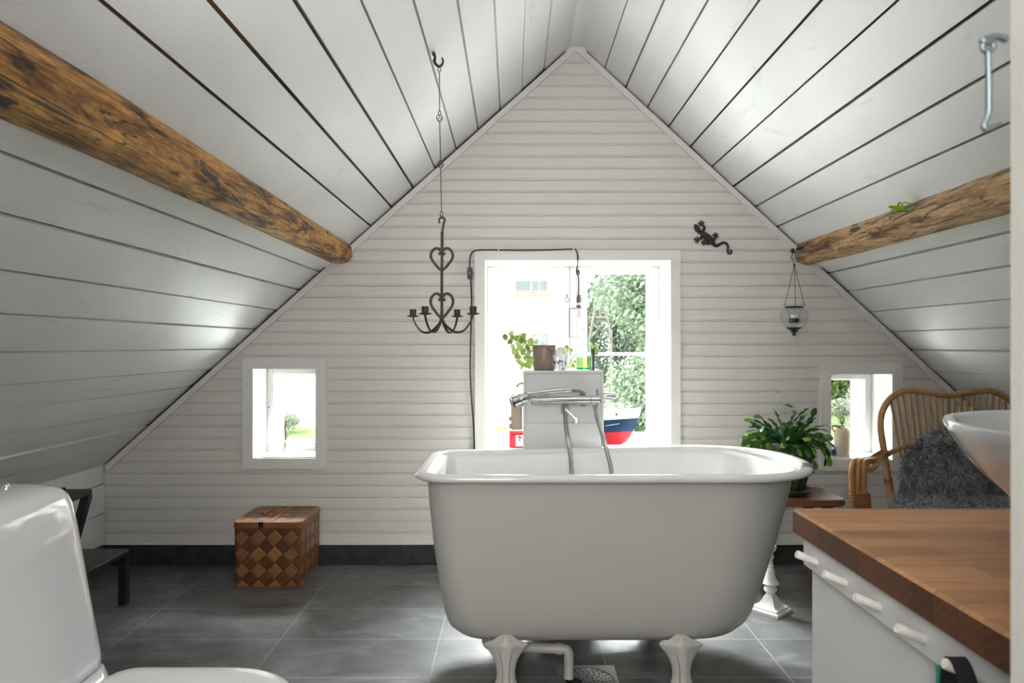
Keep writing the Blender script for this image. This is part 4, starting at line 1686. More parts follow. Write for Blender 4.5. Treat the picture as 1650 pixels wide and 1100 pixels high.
mb = MB()
pf = [(0.012, lz(529.5)), (.030, lz(528)), (.050, lz(521)), (.063, lz(512)), (.0672, lz(505 + 10)), (.0672, lz(509)), (.0640, lz(503)), (.054, lz(498)), (.040, lz(495.5)), (.036, lz(493)), (.037, lz(490)), (.040, lz(488.5))]
pf = [(0.012, lz(529)), (.030, lz(528)), (.048, lz(523.5)), (.061, lz(517)), (.0665, lz(511)), (.064, lz(505)), (.055, lz(500)), (.042, lz(496)), (.0365, lz(493.5)), (.038, lz(491)), (.041, lz(489))]
mb.lathe([(q.x, q.y) for q in smooth_pts([(a, b, 0) for a, b in pf], 5)], (lx, YL, 0), 56, cap=False)
mb.build('globe', M['clear'], ln_, 60)
mb = MB()
mb.tube([(lx + .040 * math.cos(a), YL + .040 * math.sin(a), lz(494.5)) for a in [2 * math.pi * q / 30 for q in range(30)]], .0032, 8, closed=True)
for a in (180, -25, 60):
    a = math.radians(a)
    mb.tube(ringpts(Vector((lx + .047 * math.cos(a), YL + .047 * math.sin(a), lz(492))), .0052, 12), .0012, 6, closed=True)
mb.build('collar', M['castiron'], ln_)
mb = MB(); mb.lathe([(.0, lz(541)), (.007, lz(540.5)), (.009, lz(538)), (.008, lz(536)), (.013, lz(534.5)), (.018, lz(533)), (.020, lz(531.5)), (.032, lz(529.5)), (.038, lz(528)), (.036, lz(527.3)), (.0, lz(527.3))], (lx, YL, 0), 26)
mb.build('finial', M['castiron'], ln_, 40)
top = at(1280, 427, YL)
for a in (180, -25, 60):
    a = math.radians(a)
    e = Vector((lx + .047 * math.cos(a), YL + .047 * math.sin(a), lz(490.8)))
    n_ = 46
    mb = MB()
    mb.tube([top + (e - top) * (q / n_) for q in range(n_ + 1)], [.0018 if q % 2 else .0009 for q in range(n_ + 1)], 6)
    mb.build('chain', M['castiron'], ln_)
mb = MB()
n_ = 14
e = at(1277.5, 417, YL)
mb.tube([e + (top - e) * (q / n_) for q in range(n_ + 1)], [.0020 if q % 2 else .001 for q in range(n_ + 1)], 6)
mb.ball(top, .007, 10, 8, scale=(.8, .8, 1))
mb.build('chain', M['castiron'], ln_)
for a in (185, -20, 70):
    a = math.radians(a)
    mb = MB()
    mb.tube([(lx + .038 * math.cos(a), YL + .038 * math.sin(a), lz(494.5)), (lx + .016 * math.cos(a), YL + .016 * math.sin(a), lz(519))], .0008, 5)
    mb.build('wire_hanger', M['castiron'], ln_)
mb = MB(); mb.lathe([(0, lz(519.8)), (.0225, lz(519.8)), (.023, lz(512.5)), (.0215, lz(512.5)), (.021, lz(518.5)), (0, lz(518.5))], (lx, YL, 0), 24)
mb.build('tealight_holder', M['black'], ln_, 40)
mb = MB(); mb.lathe([(0, 0), (.019, 0), (.019, lz(507) - lz(518.3)), (.003, lz(507.5) - lz(518.3)), (0, lz(507.5) - lz(518.3))], (lx, YL, lz(518.3)), 20)
tl = mb.build('tealight_candle', M['candlewax'], None, 40)
tag(tl, 'white tealight candle inside the hanging glass lantern', 'candle')

# ------------------------------------------------------------------ pendant lamp with its cord
YP = YW - .024
pl = thing('pendant_lamp', 'bare bulb pendant on a black cord hanging before the large window', 'lamp', at(932, 480, YP))
mb = MB()
pts = [at(764, 742, YP), at(764.5, 720, YP), at(763.5, 690, YP), at(759.5, 640, YP), at(757.5, 590, YP), at(759, 520, YP), at(760, 480, YP), at(758.5, 452, YP), at(757, 447, YP)]
mb.tube(smooth_pts(pts, 5), .0038, 8)
pts = [at(757, 432, YP), at(757, 418, YP), at(760, 407.5, YP), at(767, 403.5, YP), at(785, 402.5, YP), at(840, 403, YP), at(880, 402.5, YP), at(922, 401.2, YP), at(928, 403, YP), at(931, 412, YP), at(930.5, 428, YP), at(929, 437, YP), at(931, 443, YP), at(933, 440, YP), at(931.8, 435, YP), at(930.3, 440, YP), at(932, 446, YP), at(932.5, 460, YP), at(932, 477, YP)]
mb.tube(smooth_pts(pts, 5), .0035, 8)
mb.build('cord', M['black'], pl, 60)
mb = MB(); a, b = at(753.2, 431, YP), at(761.3, 449.5, YP)
mb.box((a.x, YP - .012, b.z), (b.x, YP + .006, a.z), 0, .003)
sw = mb.build('switch', M['black'], pl, 30)
mb = MB(); mb.box(((a.x + b.x) / 2 - .005, YP - .0145, (a.z + b.z) / 2 - .008), ((a.x + b.x) / 2 + .005, YP - .0115, (a.z + b.z) / 2 + .006), 0, .001)
mb.build('rocker', M['socket'], sw, 30)
for px, py in ((803.5, 402.8), (924, 401)):
    mb = MB(); c = at(px, py, YP - .001)
    mb.box((c.x - .004, c.y - .006, c.z - .007), (c.x + .004, c.y + .012, c.z + .007), 0, .002)
    mb.build('cable_clip', M['white'], pl, 30)
mb = MB()
xb_ = at(932, 0, YP).x


def pz(py):
    return H - (py - CY) * YP / F


mb.lathe([(.003, pz(474)), (.006, pz(476)), (.011, pz(480)), (.0115, pz(487)), (.0115, pz(487.6))], (xb_, YP, 0), 20)
mb.lathe([(.0105, pz(491.5)), (.0122, pz(492)), (.0122, pz(496.2)), (.0105, pz(496.6))], (xb_, YP, 0), 20)
mb.build('lamp_socket', M['socket'], pl, 40)
mb = MB(); mb.lathe([(.0115, pz(487.6)), (.012, pz(488)), (.012, pz(491.3)), (.0105, pz(491.6))], (xb_, YP, 0), 20)
mb.build('socket_ring', M['rope'], pl, 40)
mb = MB(); mb.lathe([(.0095, pz(496)), (.010, pz(502)), (.013, pz(504)), (.019, pz(507)), (.0215, pz(510)), (.0195, pz(513)), (.012, pz(515.2)), (0, pz(515.7))], (xb_, YP, 0), 26)
mb.build('bulb', M['bulb'], pl, 60)


def rrect(x0, y0, x1, y1, rad, Y, n=4):
    pts = []
    for (cx_, cy_, a0) in ((x1 - rad, y0 + rad, -90), (x1 - rad, y1 - rad, 0), (x0 + rad, y1 - rad, 90), (x0 + rad, y0 + rad, 180)):
        for q in range(n + 1):
            a = math.radians(a0 + 90 * q / n)
            pts.append(at(cx_ + rad * math.cos(a), cy_ + rad * math.sin(a), Y))
    return pts


rp = rrect(917.5, 496.8, 946.5, 543, 2, YP)
mb = MB()
mb.tube(rp[10:] + rp[:1], .0026, 8)
mb.build('wire_frame', M['greywire'], pl, 60)
mb = MB()
mb.tube(rp[0:11], .0026, 8)
mb.build('wire_frame', M['copper'], pl, 60)['label'] = 'copper coloured right half of the wire frame'

# ------------------------------------------------------------------ birch basket
bk = thing('basket', 'lidded plaited birch basket against the gable wall', 'basket', (-1.15, 3.34, 0))


def uv_box(co, n):
    if abs(n.z) > .7:
        return (co.x + 1.3, co.y - 3.17)
    if abs(n.x) > .7:
        return (co.y - 3.17, co.z)
    return (co.x + 1.3, co.z)


def rrect_ring(x0, y0, x1, y1, rad, z, n=4):
    pts = []
    for (cx_, cy_, a0) in ((x1 - rad, y0 + rad, -90), (x1 - rad, y1 - rad, 0), (x0 + rad, y1 - rad, 90), (x0 + rad, y0 + rad, 180)):
        for q in range(n + 1):
            a = math.radians(a0 + 90 * q / n)
            pts.append(Vector((cx_ + rad * math.cos(a), cy_ + rad * math.sin(a), z)))
    return pts


bx0, bx1, by0, by1 = -1.300, -.985, 3.178, 3.494
mb = MB()
mb.loft([rrect_ring(bx0 + .006, by0 + .006, bx1 - .006, by1 - .006, .014, .001), rrect_ring(bx0 + .002, by0 + .002, bx1 - .002, by1 - .002, .018, .02), rrect_ring(bx0, by0, bx1, by1, .020, .15), rrect_ring(bx0, by0, bx1, by1, .02, .283)])
mb.build('basket_body', M['weave'], bk, 50, uv_box)
mb = MB()
mb.loft([rrect_ring(bx0 - .006, by0 - .006, bx1 + .006, by1, .035, .276), rrect_ring(bx0 - .007, by0 - .007, bx1 + .007, by1, .036, .280), rrect_ring(bx0 - .007, by0 - .007, bx1 + .007, by1, .036, .300), rrect_ring(bx0 - .004, by0 - .004, bx1 + .004, by1 - .002, .033, .3045)], cap1=False)
mb.loft([rrect_ring(bx0 - .004, by0 - .004, bx1 + .004, by1 - .002, .033, .3045), rrect_ring(bx0 + .02, by0 + .02, bx1 - .02, by1 - .02, .03, .3045), rrect_ring(bx0 + .021, by0 + .021, bx1 - .021, by1 - .021, .03, .3005)], cap0=False, cap1=False)
lid = mb.build('lid', M['band'], bk, 30)
mb = MB()
mb.loft([rrect_ring(bx0 + .02, by0 + .02, bx1 - .02, by1 - .02, .03, .3000), rrect_ring(bx0 + .02, by0 + .02, bx1 - .02, by1 - .02, .03, .3012)])
mb.build('lid_panel', M['weave'], lid, 0, uv_box)
mb = MB()
mb.box((-1.140, by0 + .01, .3012), (-1.120, by1 - .02, .3055), 0, .001)
mb.build('lid_strap', M['band'], lid, 30)
mb = MB()
mb.tube([(-1.205, 3.30, .312), (-1.175, 3.345, .327)], [.0085, .0088], 12)
mb.tube(smooth_pts([(-1.195, 3.315, .312), (-1.19, 3.31, .304), (-1.17, 3.30, .303), (-1.155, 3.318, .304)], 4), .0022, 6)
mb.tube(smooth_pts([(-1.185, 3.33, .318), (-1.16, 3.36, .306), (-1.13, 3.375, .305)], 4), .0022, 6)
mb.build('lid_handle', M['band'], lid, 40)
mb = MB()
mb.box((-1.182, by0 - .0095, .280), (-1.158, by0 - .0065, .303), 0, .001)
mb.box((-1.182, by0 - .0095, .303), (-1.158, by0 + .022, .3058), 0, .001)
mb.tube([(-1.170, by0 - .012, .284), (-1.170, by0 - .008, .284)], .005, 10)
mb.build('latch', M['black'], bk, 30)

# ------------------------------------------------------------------ step stool
ss = thing('step_stool', 'black two-step metal stool against the left knee wall', 'step stool', (-1.85, 2.78, 0))
ya, yb = 2.575, 2.985


def rail(mb, p, q, w, d):
    """rectangular bar between two points in XZ plane"""
    p, q = Vector(p), Vector(q)
    t = (q - p).normalized()
    u = Vector((0, 1, 0))
    v = t.cross(u)
    rs = []
    for c_ in (p, q):
        rs.append([c_ + u * w / 2 + v * d / 2, c_ - u * w / 2 + v * d / 2, c_ - u * w / 2 - v * d / 2, c_ + u * w / 2 - v * d / 2])
    mb.loft(rs)


mb = MB(); mb.box((-1.905, ya, .214), (-1.672, yb, .240), 0, .006); mb.build('step', M['blackwood'], ss, 40)
mb = MB(); mb.box((-2.062, ya, .474), (-1.835, yb, .500), 0, .006); mb.build('step', M['blackwood'], ss, 40)
for y_ in (ya + .014, yb - .014):
    mb = MB(); rail(mb, (-1.692, y_, .215), (-1.692, y_, .0005), .028, .034); mb.build('leg', M['blackwood'], ss, 30)
    mb = MB(); rail(mb, (-1.852, y_, .476), (-1.985, y_, .0005), .028, .034); mb.build('leg', M['blackwood'], ss, 30)
    mb = MB(); rail(mb, (-2.045, y_, .476), (-2.045, y_, .0005), .026, .028); mb.build('leg', M['blackwood'], ss, 30)
mb = MB(); mb.ball((-1.945, yb - .03, .505), .010, 10, 8, scale=(1, 1, .8)); mb.build('bolt', M['blackwood'], ss)

# ------------------------------------------------------------------ toilet
to = thing('toilet', 'white close-coupled toilet at the left edge with closed lid', 'toilet', (-.85, 1.33, 0))


def rr_ring(x0, x1, y0, y1, rad, z, dome=0.0, n=7):
    return rrect_ring(x0, y0, x1, y1, rad, z, n)


mb = MB()
tx = lambda z: -.886 - .072 * max(0, (z - .43)) / .39      # front face leaning back
rings = []
for z, e, rd in ((.428, .012, .05), (.436, .003, .055), (.46, 0, .06), (.55, 0, .06), (.65, 0, .06), (.74, 0, .06), (.785, .001, .06), (.804, .005, .058), (.816, .013, .055), (.824, .026, .05), (.829, .045, .045), (.832, .08, .04)):
    rings.append(rr_ring(-1.215 + e, tx(z) - e, 1.125 + e, 1.522 - e, rd, z))
mb.loft(rings)
mb.build('cistern', M['porcelain'], to, 60)
mb = MB(); mb.lathe([(0, .0), (.036, 0), (.036, .006), (.030, .010), (0, .0105)], (-1.09, 1.42, .8318), 30)
bt_ = mb.build('flush_button', M['chrome'], to, 40)
mb = MB()
cxs = -.62


def seat_ring(e, z, xb=-.860, a=.192, b=.188):
    pts = []
    cy_ = 1.31
    for q in range(33):
        t = -math.pi / 2 + math.pi * q / 32
        ca, sa = math.cos(t), math.sin(t)
        pts.append(Vector((cxs + (a - e) * abs(ca) ** .92, cy_ + (b - e) * (abs(sa) ** .92) * (1 if sa > 0 else -1), z)))
    for q in range(1, 6):
        pts.append(Vector((xb + .05 + e * .3 + (cxs - xb - .05 - e * .3) * (1 - q / 5), cy_ + (b - e), z)))
    for q in range(1, 6):
        t = math.pi / 2 + math.pi / 2 * q / 5
        pts.append(Vector((xb + .05 + e * .3 + (.05 - .0) * math.cos(t), cy_ + b - e - .05 + .05 * math.sin(t), z)))
    for q in range(0, 5):
        t = math.pi + math.pi / 2 * q / 5
        pts.append(Vector((xb + .05 + e * .3 + .05 * math.cos(t), cy_ - b + e + .05 + .05 * math.sin(t), z)))
    for q in range(0, 5):
        pts.append(Vector((xb + .05 + e * .3 + (cxs - xb - .05 - e * .3) * ((q + .5) / 5), cy_ - (b - e), z)))
    return pts


mb.loft([seat_ring(.006, .404), seat_ring(0, .408), seat_ring(0, .418), seat_ring(.004, .424), seat_ring(.014, .4285), seat_ring(.04, .4305), seat_ring(.10, .4315)])
mb.build('seat_lid', M['seat_plastic'], to, 60)
mb = MB()
mb.loft([seat_ring(.010, .388), seat_ring(.004, .391), seat_ring(.004, .400), seat_ring(.010, .403)])
mb.build('seat', M['seat_plastic'], to, 60)
mb = MB()
br_ = []
for z, e, xf in ((.0, .085, .10), (.05, .085, .10), (.15, .09, .09), (.25, .06, .04), (.32, .03, .01), (.37, .012, 0), (.387, .010, 0)):
    rg = seat_ring(e, z, -.95)
    br_.append([Vector((p.x - xf * max(0, (p.x + .9) / .5), p.y, p.z)) for p in rg])
mb.loft(br_)
mb.loft([rr_ring(-1.20, -.87, 1.15, 1.50, .06, .0), rr_ring(-1.20, -.87, 1.14, 1.51, .06, .30), rr_ring(-1.20, -.868, 1.13, 1.518, .06, .40), rr_ring(-1.20, -.884, 1.135, 1.515, .05, .427)])
mb.build('bowl', M['porcelain'], to, 60)

# ------------------------------------------------------------------ vanity
va = thing('vanity_cabinet', 'white bathroom cabinet with a peg rail under the wooden worktop', 'cabinet', (.85, .80, 0))
vx0, vx1, vy0, vy1 = .506, 1.16, .445, 1.155
wz = .85
mb = MB(); mb.box((vx0, vy0, 0), (vx1, vy1, wz - .0427), 0, .002)
mb.build('cabinet_body', M['cab'], va, 30)
mb = MB(); mb.box((.493, vy0, .757), (vx0 - .0002, vy1 + .004, .8035), 0, .002)
pr = mb.build('peg_rail', M['cab'], va, 30)
for y_ in (1.108, 1.012, .919, .8185, .728):
    mb = MB()
    p0 = Vector((.494, y_, .777)); p1 = Vector((.461, y_ + .001, .790))
    d = (p1 - p0)
    mb.tube([p0, p0 + d * .55, p0 + d * .96, p1], [.0064, .0062, .0064, .0054], 18)
    mb.build('peg', M['peg'], pr, 50)
mb = MB()
wt = MB()
wt.box((.479, .440, wz - .0425), (1.20, 1.171, wz), 0, .004)
o = wt.build('worktop', [M['butcher'], M['endgrain']], None, 30)
for p in o.data.polygons:
    if abs(p.normal.x) > .9:
        p.material_index = 1
tag(o, 'thick oiled butcher block worktop on the white cabinet', 'worktop')
vs_ = thing('vessel_sink', 'white bowl-shaped sink standing on the wooden worktop', 'sink', (.752, .85, wz))
mb = MB()
mb.lathe([(a * 1.075, b * .957) for a, b in [(.06, 0), (.075, .002), (.098, .030), (.125, .066), (.148, .096), (.173, .122), (.191, .147), (.2035, .172), (.2095, .1865), (.2085, .190), (.203, .1905), (.197, .187), (.183, .150), (.15, .10), (.10, .05), (.03, .03), (0, .03)]], (.77, .80, wz + .0005), 64)
mb.build('bowl', M['porcelain'], vs_, 60)
# strap hanging on the nearest peg
sb = thing('hanging_strap', 'black and green cloth strap hanging from the nearest peg of the rail', 'strap', (.47, .728, .77))
mb = MB()
pts = smooth_pts([(.480, .748, .69), (.477, .745, .74), (.474, .737, .782), (.473, .728, .7955), (.474, .718, .79), (.476, .708, .765), (.478, .703, .72), (.478, .70, .60)], 5)
rs = []
for p in pts:
    rs.append([Vector((p.x - .010, p.y, p.z)), Vector((p.x + .010, p.y, p.z)), Vector((p.x + .010, p.y + .002, p.z + .0012)), Vector((p.x - .010, p.y + .002, p.z + .0012))])
mb.loft(rs)
mb.build('black_strap', M['blackcloth'], sb, 50)
mb = MB(); mb.box((.465, .748, .58), (.486, .752, .778), 0, .0015)
mb.build('green_loop', M['teal'], sb, 30)

# ------------------------------------------------------------------ latch hook on the door leaf
lk = thing('latch_hook', 'galvanised hook and eye latch on the edge of the open door', 'door latch', (.30, .41, 1.28))
YH = .412
mb = MB()
mb.tube(smooth_pts([at(1622, 64, YH), at(1610, 60, YH), at(1598, 60, YH), at(1588, 63, YH), at(1583, 66, YH), at(1590, 69, YH), at(1600, 66, YH)], 5), .0020, 10)
ey = mb.build('eye_screw', M['zinc'], lk, 60)
mb = MB()
mb.tube(ringpts(at(1591.5, 75, YH), .0034, 14), .0014, 8, closed=True)
mb.tube(smooth_pts([at(1592, 84, YH), at(1593, 130, YH), at(1593, 170, YH), at(1592.5, 184, YH), at(1588, 196, YH), at(1585, 203, YH), at(1590, 209, YH), at(1603, 203, YH), at(1612, 198, YH)], 6), lerp_list([.0017, .0017, .0017, .0017, .0017, .0017, .0017, .0017, .0013], 49), 10)
mb.build('hook_bar', M['zinc'], lk, 60)

# ------------------------------------------------------------------ wooden stool, plant, glass bird
sl = thing('plant_stool', 'red brown wooden stool carrying the potted cactus beside the tub', 'stool', (1.22, 3.12, 0))
sz0, sz1 = .425, .456
mb = MB()
mb.loft([rrect_ring(.985, 2.965, 1.452, 3.255, .05, sz0), rrect_ring(.977, 2.957, 1.460, 3.263, .055, sz0 + .005), rrect_ring(.977, 2.957, 1.460, 3.263, .055, sz1 - .008), rrect_ring(.982, 2.962, 1.455, 3.258, .052, sz1 - .002), rrect_ring(.99, 2.97, 1.447, 3.25, .05, sz1)])
mb.build('seat', M['stoolwood'], sl, 50)
for x_, y_, dx, dy in ((1.05, 3.01, -.05, -.025), (1.385, 3.01, .04, -.025), (1.05, 3.21, -.05, .025), (1.385, 3.21, .04, .025)):
    mb = MB()
    mb.loft([[Vector((x_ + dx * t + a, y_ + dy * t + b, sz0 + .002 - (sz0 + .0015) * t)) for a, b in ((-.02 + .005 * t, -.02 + .005 * t), (.02 - .005 * t, -.02 + .005 * t), (.02 - .005 * t, .02 - .005 * t), (-.02 + .005 * t, .02 - .005 * t))] for t in (1, .5, 0)])
    mb.build('leg', M['stoolwood'], sl, 30)
pp = thing('potted_cactus', 'leafy green cactus in a ribbed dark green pot on the wooden stool', 'potted plant', (1.235, 3.10, sz1))
pxc, pyc = 1.238, 3.10
mb = MB(); mb.lathe([(0, .0), (.085, .0), (.10, .008), (.112, .026), (.109, .028), (.096, .012), (0, .010)], (pxc, pyc, sz1 + .0004), 32)
mb.build('saucer', M['saucer'], pp, 40)
mb = MB()
seg = 72
rings = []
for r_, z_, rib in ((.072, .011, 0), (.078, .014, .02), (.098, .09, .03), (.114, .17, .03), (.122, .215, .03), (.128, .226, 0), (.129, .240, 0), (.122, .242, 0), (.114, .20, 0), (.07, .195, 0)):
    rings.append([Vector((pxc + r_ * (1 + rib * math.cos(18 * 2 * math.pi * j / seg)) * math.cos(2 * math.pi * j / seg), pyc + r_ * (1 + rib * math.cos(18 * 2 * math.pi * j / seg)) * math.sin(2 * math.pi * j / seg), sz1 + z_)) for j in range(seg)])
mb.loft(rings)
mb.build('pot', M['potgreen'], pp, 40)
mb = MB(); mb.lathe([(0, .2075), (.112, .2065), (.112, .20), (0, .20)], (pxc, pyc, sz1), 24)
mb.build('soil', M['soil'], pp, 40)


def segment(mb, p, q, up, w, mi):
    """one flat, toothed cactus segment from p to q"""
    p, q = Vector(p), Vector(q)
    t = q - p
    l = t.length
    t.normalize()
    s = t.cross(Vector(up))
    if s.length < 1e-4:
        s = Vector((1, 0, 0))
    s.normalize()
    n = s.cross(t)
    prof = [(0, .18), (.15, .62), (.25, .56), (.42, 1.0), (.52, .88), (.70, 1.0), (.80, .78), (.92, .62), (1.0, .2)]
    L_, R_, C_ = [], [], []
    for a, b in prof:
        c = p + t * (l * a)
        bow_ = n * (.05 * l * math.sin(math.pi * a))
        C_.append(c + bow_ + n * (w * .10))
        L_.append(c + s * (w * b) + bow_)
        R_.append(c - s * (w * b) + bow_)
    vs = L_ + C_ + R_
    k = len(prof)
    fs = []
    for i in range(k - 1):
        fs.append((i, i + 1, k + i + 1, k + i))
        fs.append((k + i, k + i + 1, 2 * k + i + 1, 2 * k + i))
    mb.add(vs, fs, mi)


mb = MB()
rp_ = random.Random(21)
chains = []
for k in range(120):
    a = rp_.uniform(0, 2 * math.pi)
    chains.append((a, rp_.uniform(.55, 1.0), rp_.uniform(-.35, 1.0)))
for a, reach, lift in chains:
    p = Vector((pxc + .06 * math.cos(a) * rp_.random(), pyc + .06 * math.sin(a) * rp_.random(), sz1 + .212))
    el = math.radians(25 + 50 * max(0, lift))
    aa = a
    nseg = rp_.choice((3, 4, 4, 5))
    sl_ = .042 * (0.8 + .4 * reach)
    for i in range(nseg):
        d = Vector((math.cos(aa) * math.cos(el), math.sin(aa) * math.cos(el), math.sin(el)))
        q = p + d * sl_ * rp_.uniform(.85, 1.1)
        if q.y > 3.45:
            break
        if q.z < sz1 + (.185 if q.y < pyc - .085 and rp_.random() < .8 else .10):
            break
        up = Vector((rp_.uniform(-.8, .8), rp_.uniform(-.8, .3), 1))
        mi = 2 if rp_.random() < .10 else (1 if (i == nseg - 1 and rp_.random() < .55) else 0)
        segment(mb, p, q, up, rp_.uniform(.0095, .0145), mi)
        p = q
        el -= math.radians(rp_.uniform(14, 38) * (1.1 - .5 * max(0, lift)))
        aa += rp_.uniform(-.3, .3)
# long arching shoots to the left, one upright at right
for pts, mi in (([(-.05, .23), (-.10, .275), (-.155, .285), (-.20, .262), (-.235, .232), (-.256, .208)], 1), ([(-.05, .22), (-.10, .245), (-.145, .24), (-.18, .215), (-.205, .185), (-.235, .155)], 1),
                ([(-.04, .22), (-.09, .262), (-.14, .255), (-.175, .225), (-.195, .195)], 0), ([(.04, .23), (.085, .27), (.13, .275), (.165, .26)], 1), ([(.02, .23), (.045, .28), (.06, .32), (.075, .355), (.082, .395)], 0),
                ([(.05, .23), (.10, .25), (.14, .225), (.15, .185), (.145, .145)], 1), ([(-.06, .22), (-.105, .225), (-.13, .185), (-.155, .15)], 0), ([(.03, .22), (.07, .21), (.085, .17), (.095, .13)], 1)):
    P = [Vector((pxc + x_, pyc - .06 - .015 * i, sz1 + z_)) for i, (x_, z_) in enumerate(pts)]
    for i in range(len(P) - 1):
        segment(mb, P[i], P[i + 1] + (P[i + 1] - P[i]) * .08, (rp_.uniform(-.3, .3), -1, .35), .0135, mi if i >= len(P) - 2 else 0)
mb.build('foliage', [M['cactus'], M['cactus_tip'], M['cactus_blue']], pp, 35)

gb = thing('glass_bird', 'clear glass bird watering globe stuck in the cactus pot', 'watering globe', at(1258, 660, 3.10))
mb = MB()
Yg = 3.10
P = smooth_pts([at(1251.5, 633, Yg), at(1254, 630, Yg), at(1257, 633, Yg), at(1256, 640, Yg), at(1254, 648, Yg), at(1258, 655, Yg), at(1266, 659, Yg), at(1274, 657, Yg), at(1281, 655, Yg), at(1284, 657, Yg)], 4)
mb.tube(P, lerp_list([.003, .008, .0095, .008, .012, .021, .024, .018, .009, .003], len(P)), 16)
mb.tube([at(1262, 662, Yg), at(1261, 672, Yg), at(1260, 686, Yg), Vector((at(1260, 700, Yg).x, Yg, sz1 + .205))], [.010, .006, .0055, .004], 12)
mb.build('bird_body', M['clear'], gb, 60)
mb = MB()
for q in range(3):
    mb.ball(at(1269 + q * 3, 652 + q * 1.5, Yg - .016), .006, 8, 6, scale=(1.4, .4, .6))
mb.build('grey_wing', M['saucer'], gb, 60)

# candlestick on the floor
ck_ = thing('candlestick', 'chalky white turned candlestick on the floor behind the tub', 'candlestick', (1.093, 2.90, 0))
ccx, ccy = 1.093, 2.895


def sqring(h, z, rot=math.radians(42), n=6):
    pts = []
    for q in range(4 * n):
        a = 2 * math.pi * q / (4 * n)
        k = 1 / max(abs(math.cos(a)), abs(math.sin(a)))
        x_, y_ = h * k * math.cos(a), h * k * math.sin(a)
        pts.append(Vector((ccx + x_ * math.cos(rot) - y_ * math.sin(rot), ccy + x_ * math.sin(rot) + y_ * math.cos(rot), z)))
    return pts


mb = MB()
rgs = [sqring(.064, .0005), sqring(.064, .012), sqring(.060, .016), sqring(.056, .0165), sqring(.054, .023), sqring(.047, .026), sqring(.034, .036), sqring(.025, .052), sqring(.019, .066)]


def blend(h, r_, z, k):
    a = sqring(h, z)
    out = []
    for p in a:
        v = Vector((p.x - ccx, p.y - ccy))
        v2 = v.normalized() * r_
        m_ = v * (1 - k) + v2 * k
        out.append(Vector((ccx + m_.x, ccy + m_.y, z)))
    return out


rgs += [blend(.018, .018, .072, .6), blend(.017, .017, .076, 1)]
for r_, z in ((.019, .080), (.024, .085), (.027, .092), (.0265, .10), (.021, .107), (.018, .110), (.021, .114), (.034, .118), (.0365, .121), (.030, .130), (.022, .145), (.018, .16), (.016, .175), (.0165, .178), (.0145, .180), (.0135, .195), (.014, .198), (.0115, .20), (.010, .222), (.014, .226), (.0155, .234), (.012, .243), (.012, .25), (.022, .26), (.026, .275), (.024, .28)):
    rgs.append(blend(r_, r_, z, 1))
mb.loft(rgs)
mb.build('turned_stem', M['chalk'], ck_, 40)

# ------------------------------------------------------------------ things in the small windows
sil3 = WIN[2][2] + .0065
jg = thing('stoneware_jug', 'tall cream stoneware jug with a small ear handle on the right window sill', 'jug', at(1354, 737, 3.60))
Yj = 3.60
jx = at(1357, 0, Yj).x
mb = MB()
jh = at(0, 684, Yj).z - sil3
mb.lathe([(0, 0), (.036, 0), (.0395, .004), (.040, .02), (.040, jh * .72), (.038, jh * .80), (.031, jh * .875), (.020, jh * .92), (.0125, jh * .945), (.012, jh * .97), (.0145, jh * .985), (.014, jh), (.009, jh), (.008, jh * .9), (0, jh * .9)], (jx, Yj, sil3), 32)
mb.build('jug_body', M['stoneware'], jg, 50)
mb = MB()
mb.tube(smooth_pts([(jx - .034, Yj, sil3 + jh * .78), (jx - .044, Yj, sil3 + jh * .80), (jx - .052, Yj, sil3 + jh * .88), (jx - .048, Yj, sil3 + jh * .96), (jx - .036, Yj, sil3 + jh * .97), (jx - .012, Yj, sil3 + jh * .945)], 4), .005, 8)
mb.build('jug_handle', M['stoneware'], jg, 50)
tw_ = thing('dried_twigs', 'sprays of dried twigs standing in the stoneware jug', 'dried flowers', (jx, Yj, sil3 + jh))


def twigs(mb, base, n, hgt, spread, rnd, rad=.0009, ymax=.05, buds=True):
    for k in range(n):
        a = rnd.uniform(-1, 1) * spread
        b = rnd.uniform(-.5, .5) * ymax
        pts = [Vector(base)]
        steps = 5
        for i in range(1, steps + 1):
            t = i / steps
            pts.append(Vector(base) + Vector((a * t ** 1.4 + rnd.uniform(-.004, .004), b * t, hgt * t * rnd.uniform(.9, 1.05) * (1 - .25 * abs(a) / max(spread, .001)))))
        mb.tube(pts, [rad * (1 - .6 * i / steps) for i in range(steps + 1)], 5)
        for i in range(1, steps + 1):
            for s_ in range(4):
                p = pts[i] + Vector((rnd.uniform(-.02, .02), rnd.uniform(-.01, .01), rnd.uniform(-.004, .018)))
                mb.tube([pts[i], p], [rad * .5, rad * .3], 4)
                if buds:
                    mb.ball(p, rnd.uniform(.0009, .0018), 5, 3)


rt_ = random.Random(4)
mb = MB()
twigs(mb, (jx, Yj, sil3 + jh * .93), 10, .125, .055, rt_)
mb.build('twig_spray', M['twig'], tw_, 0)
vt = thing('votive_glass', 'small dark blue glass votive beside the stoneware jug', 'votive', at(1343, 739, 3.57))
c = at(1342, 0, 3.565)
mb = MB(); mb.lathe([(0, .001), (.021, .001), (.0225, .004), (.0225, .052), (.0212, .052), (.0205, .008), (0, .008)], (c.x, c.y, sil3), 24)
mb.build('glass_cup', M['frost'], vt, 50)
mb = MB(); mb.lathe([(0, .0085), (.019, .0085), (.019, .04), (0, .042)], (c.x, c.y, sil3), 20)
mb.build('dark_filling', M['saucer'], vt, 50)

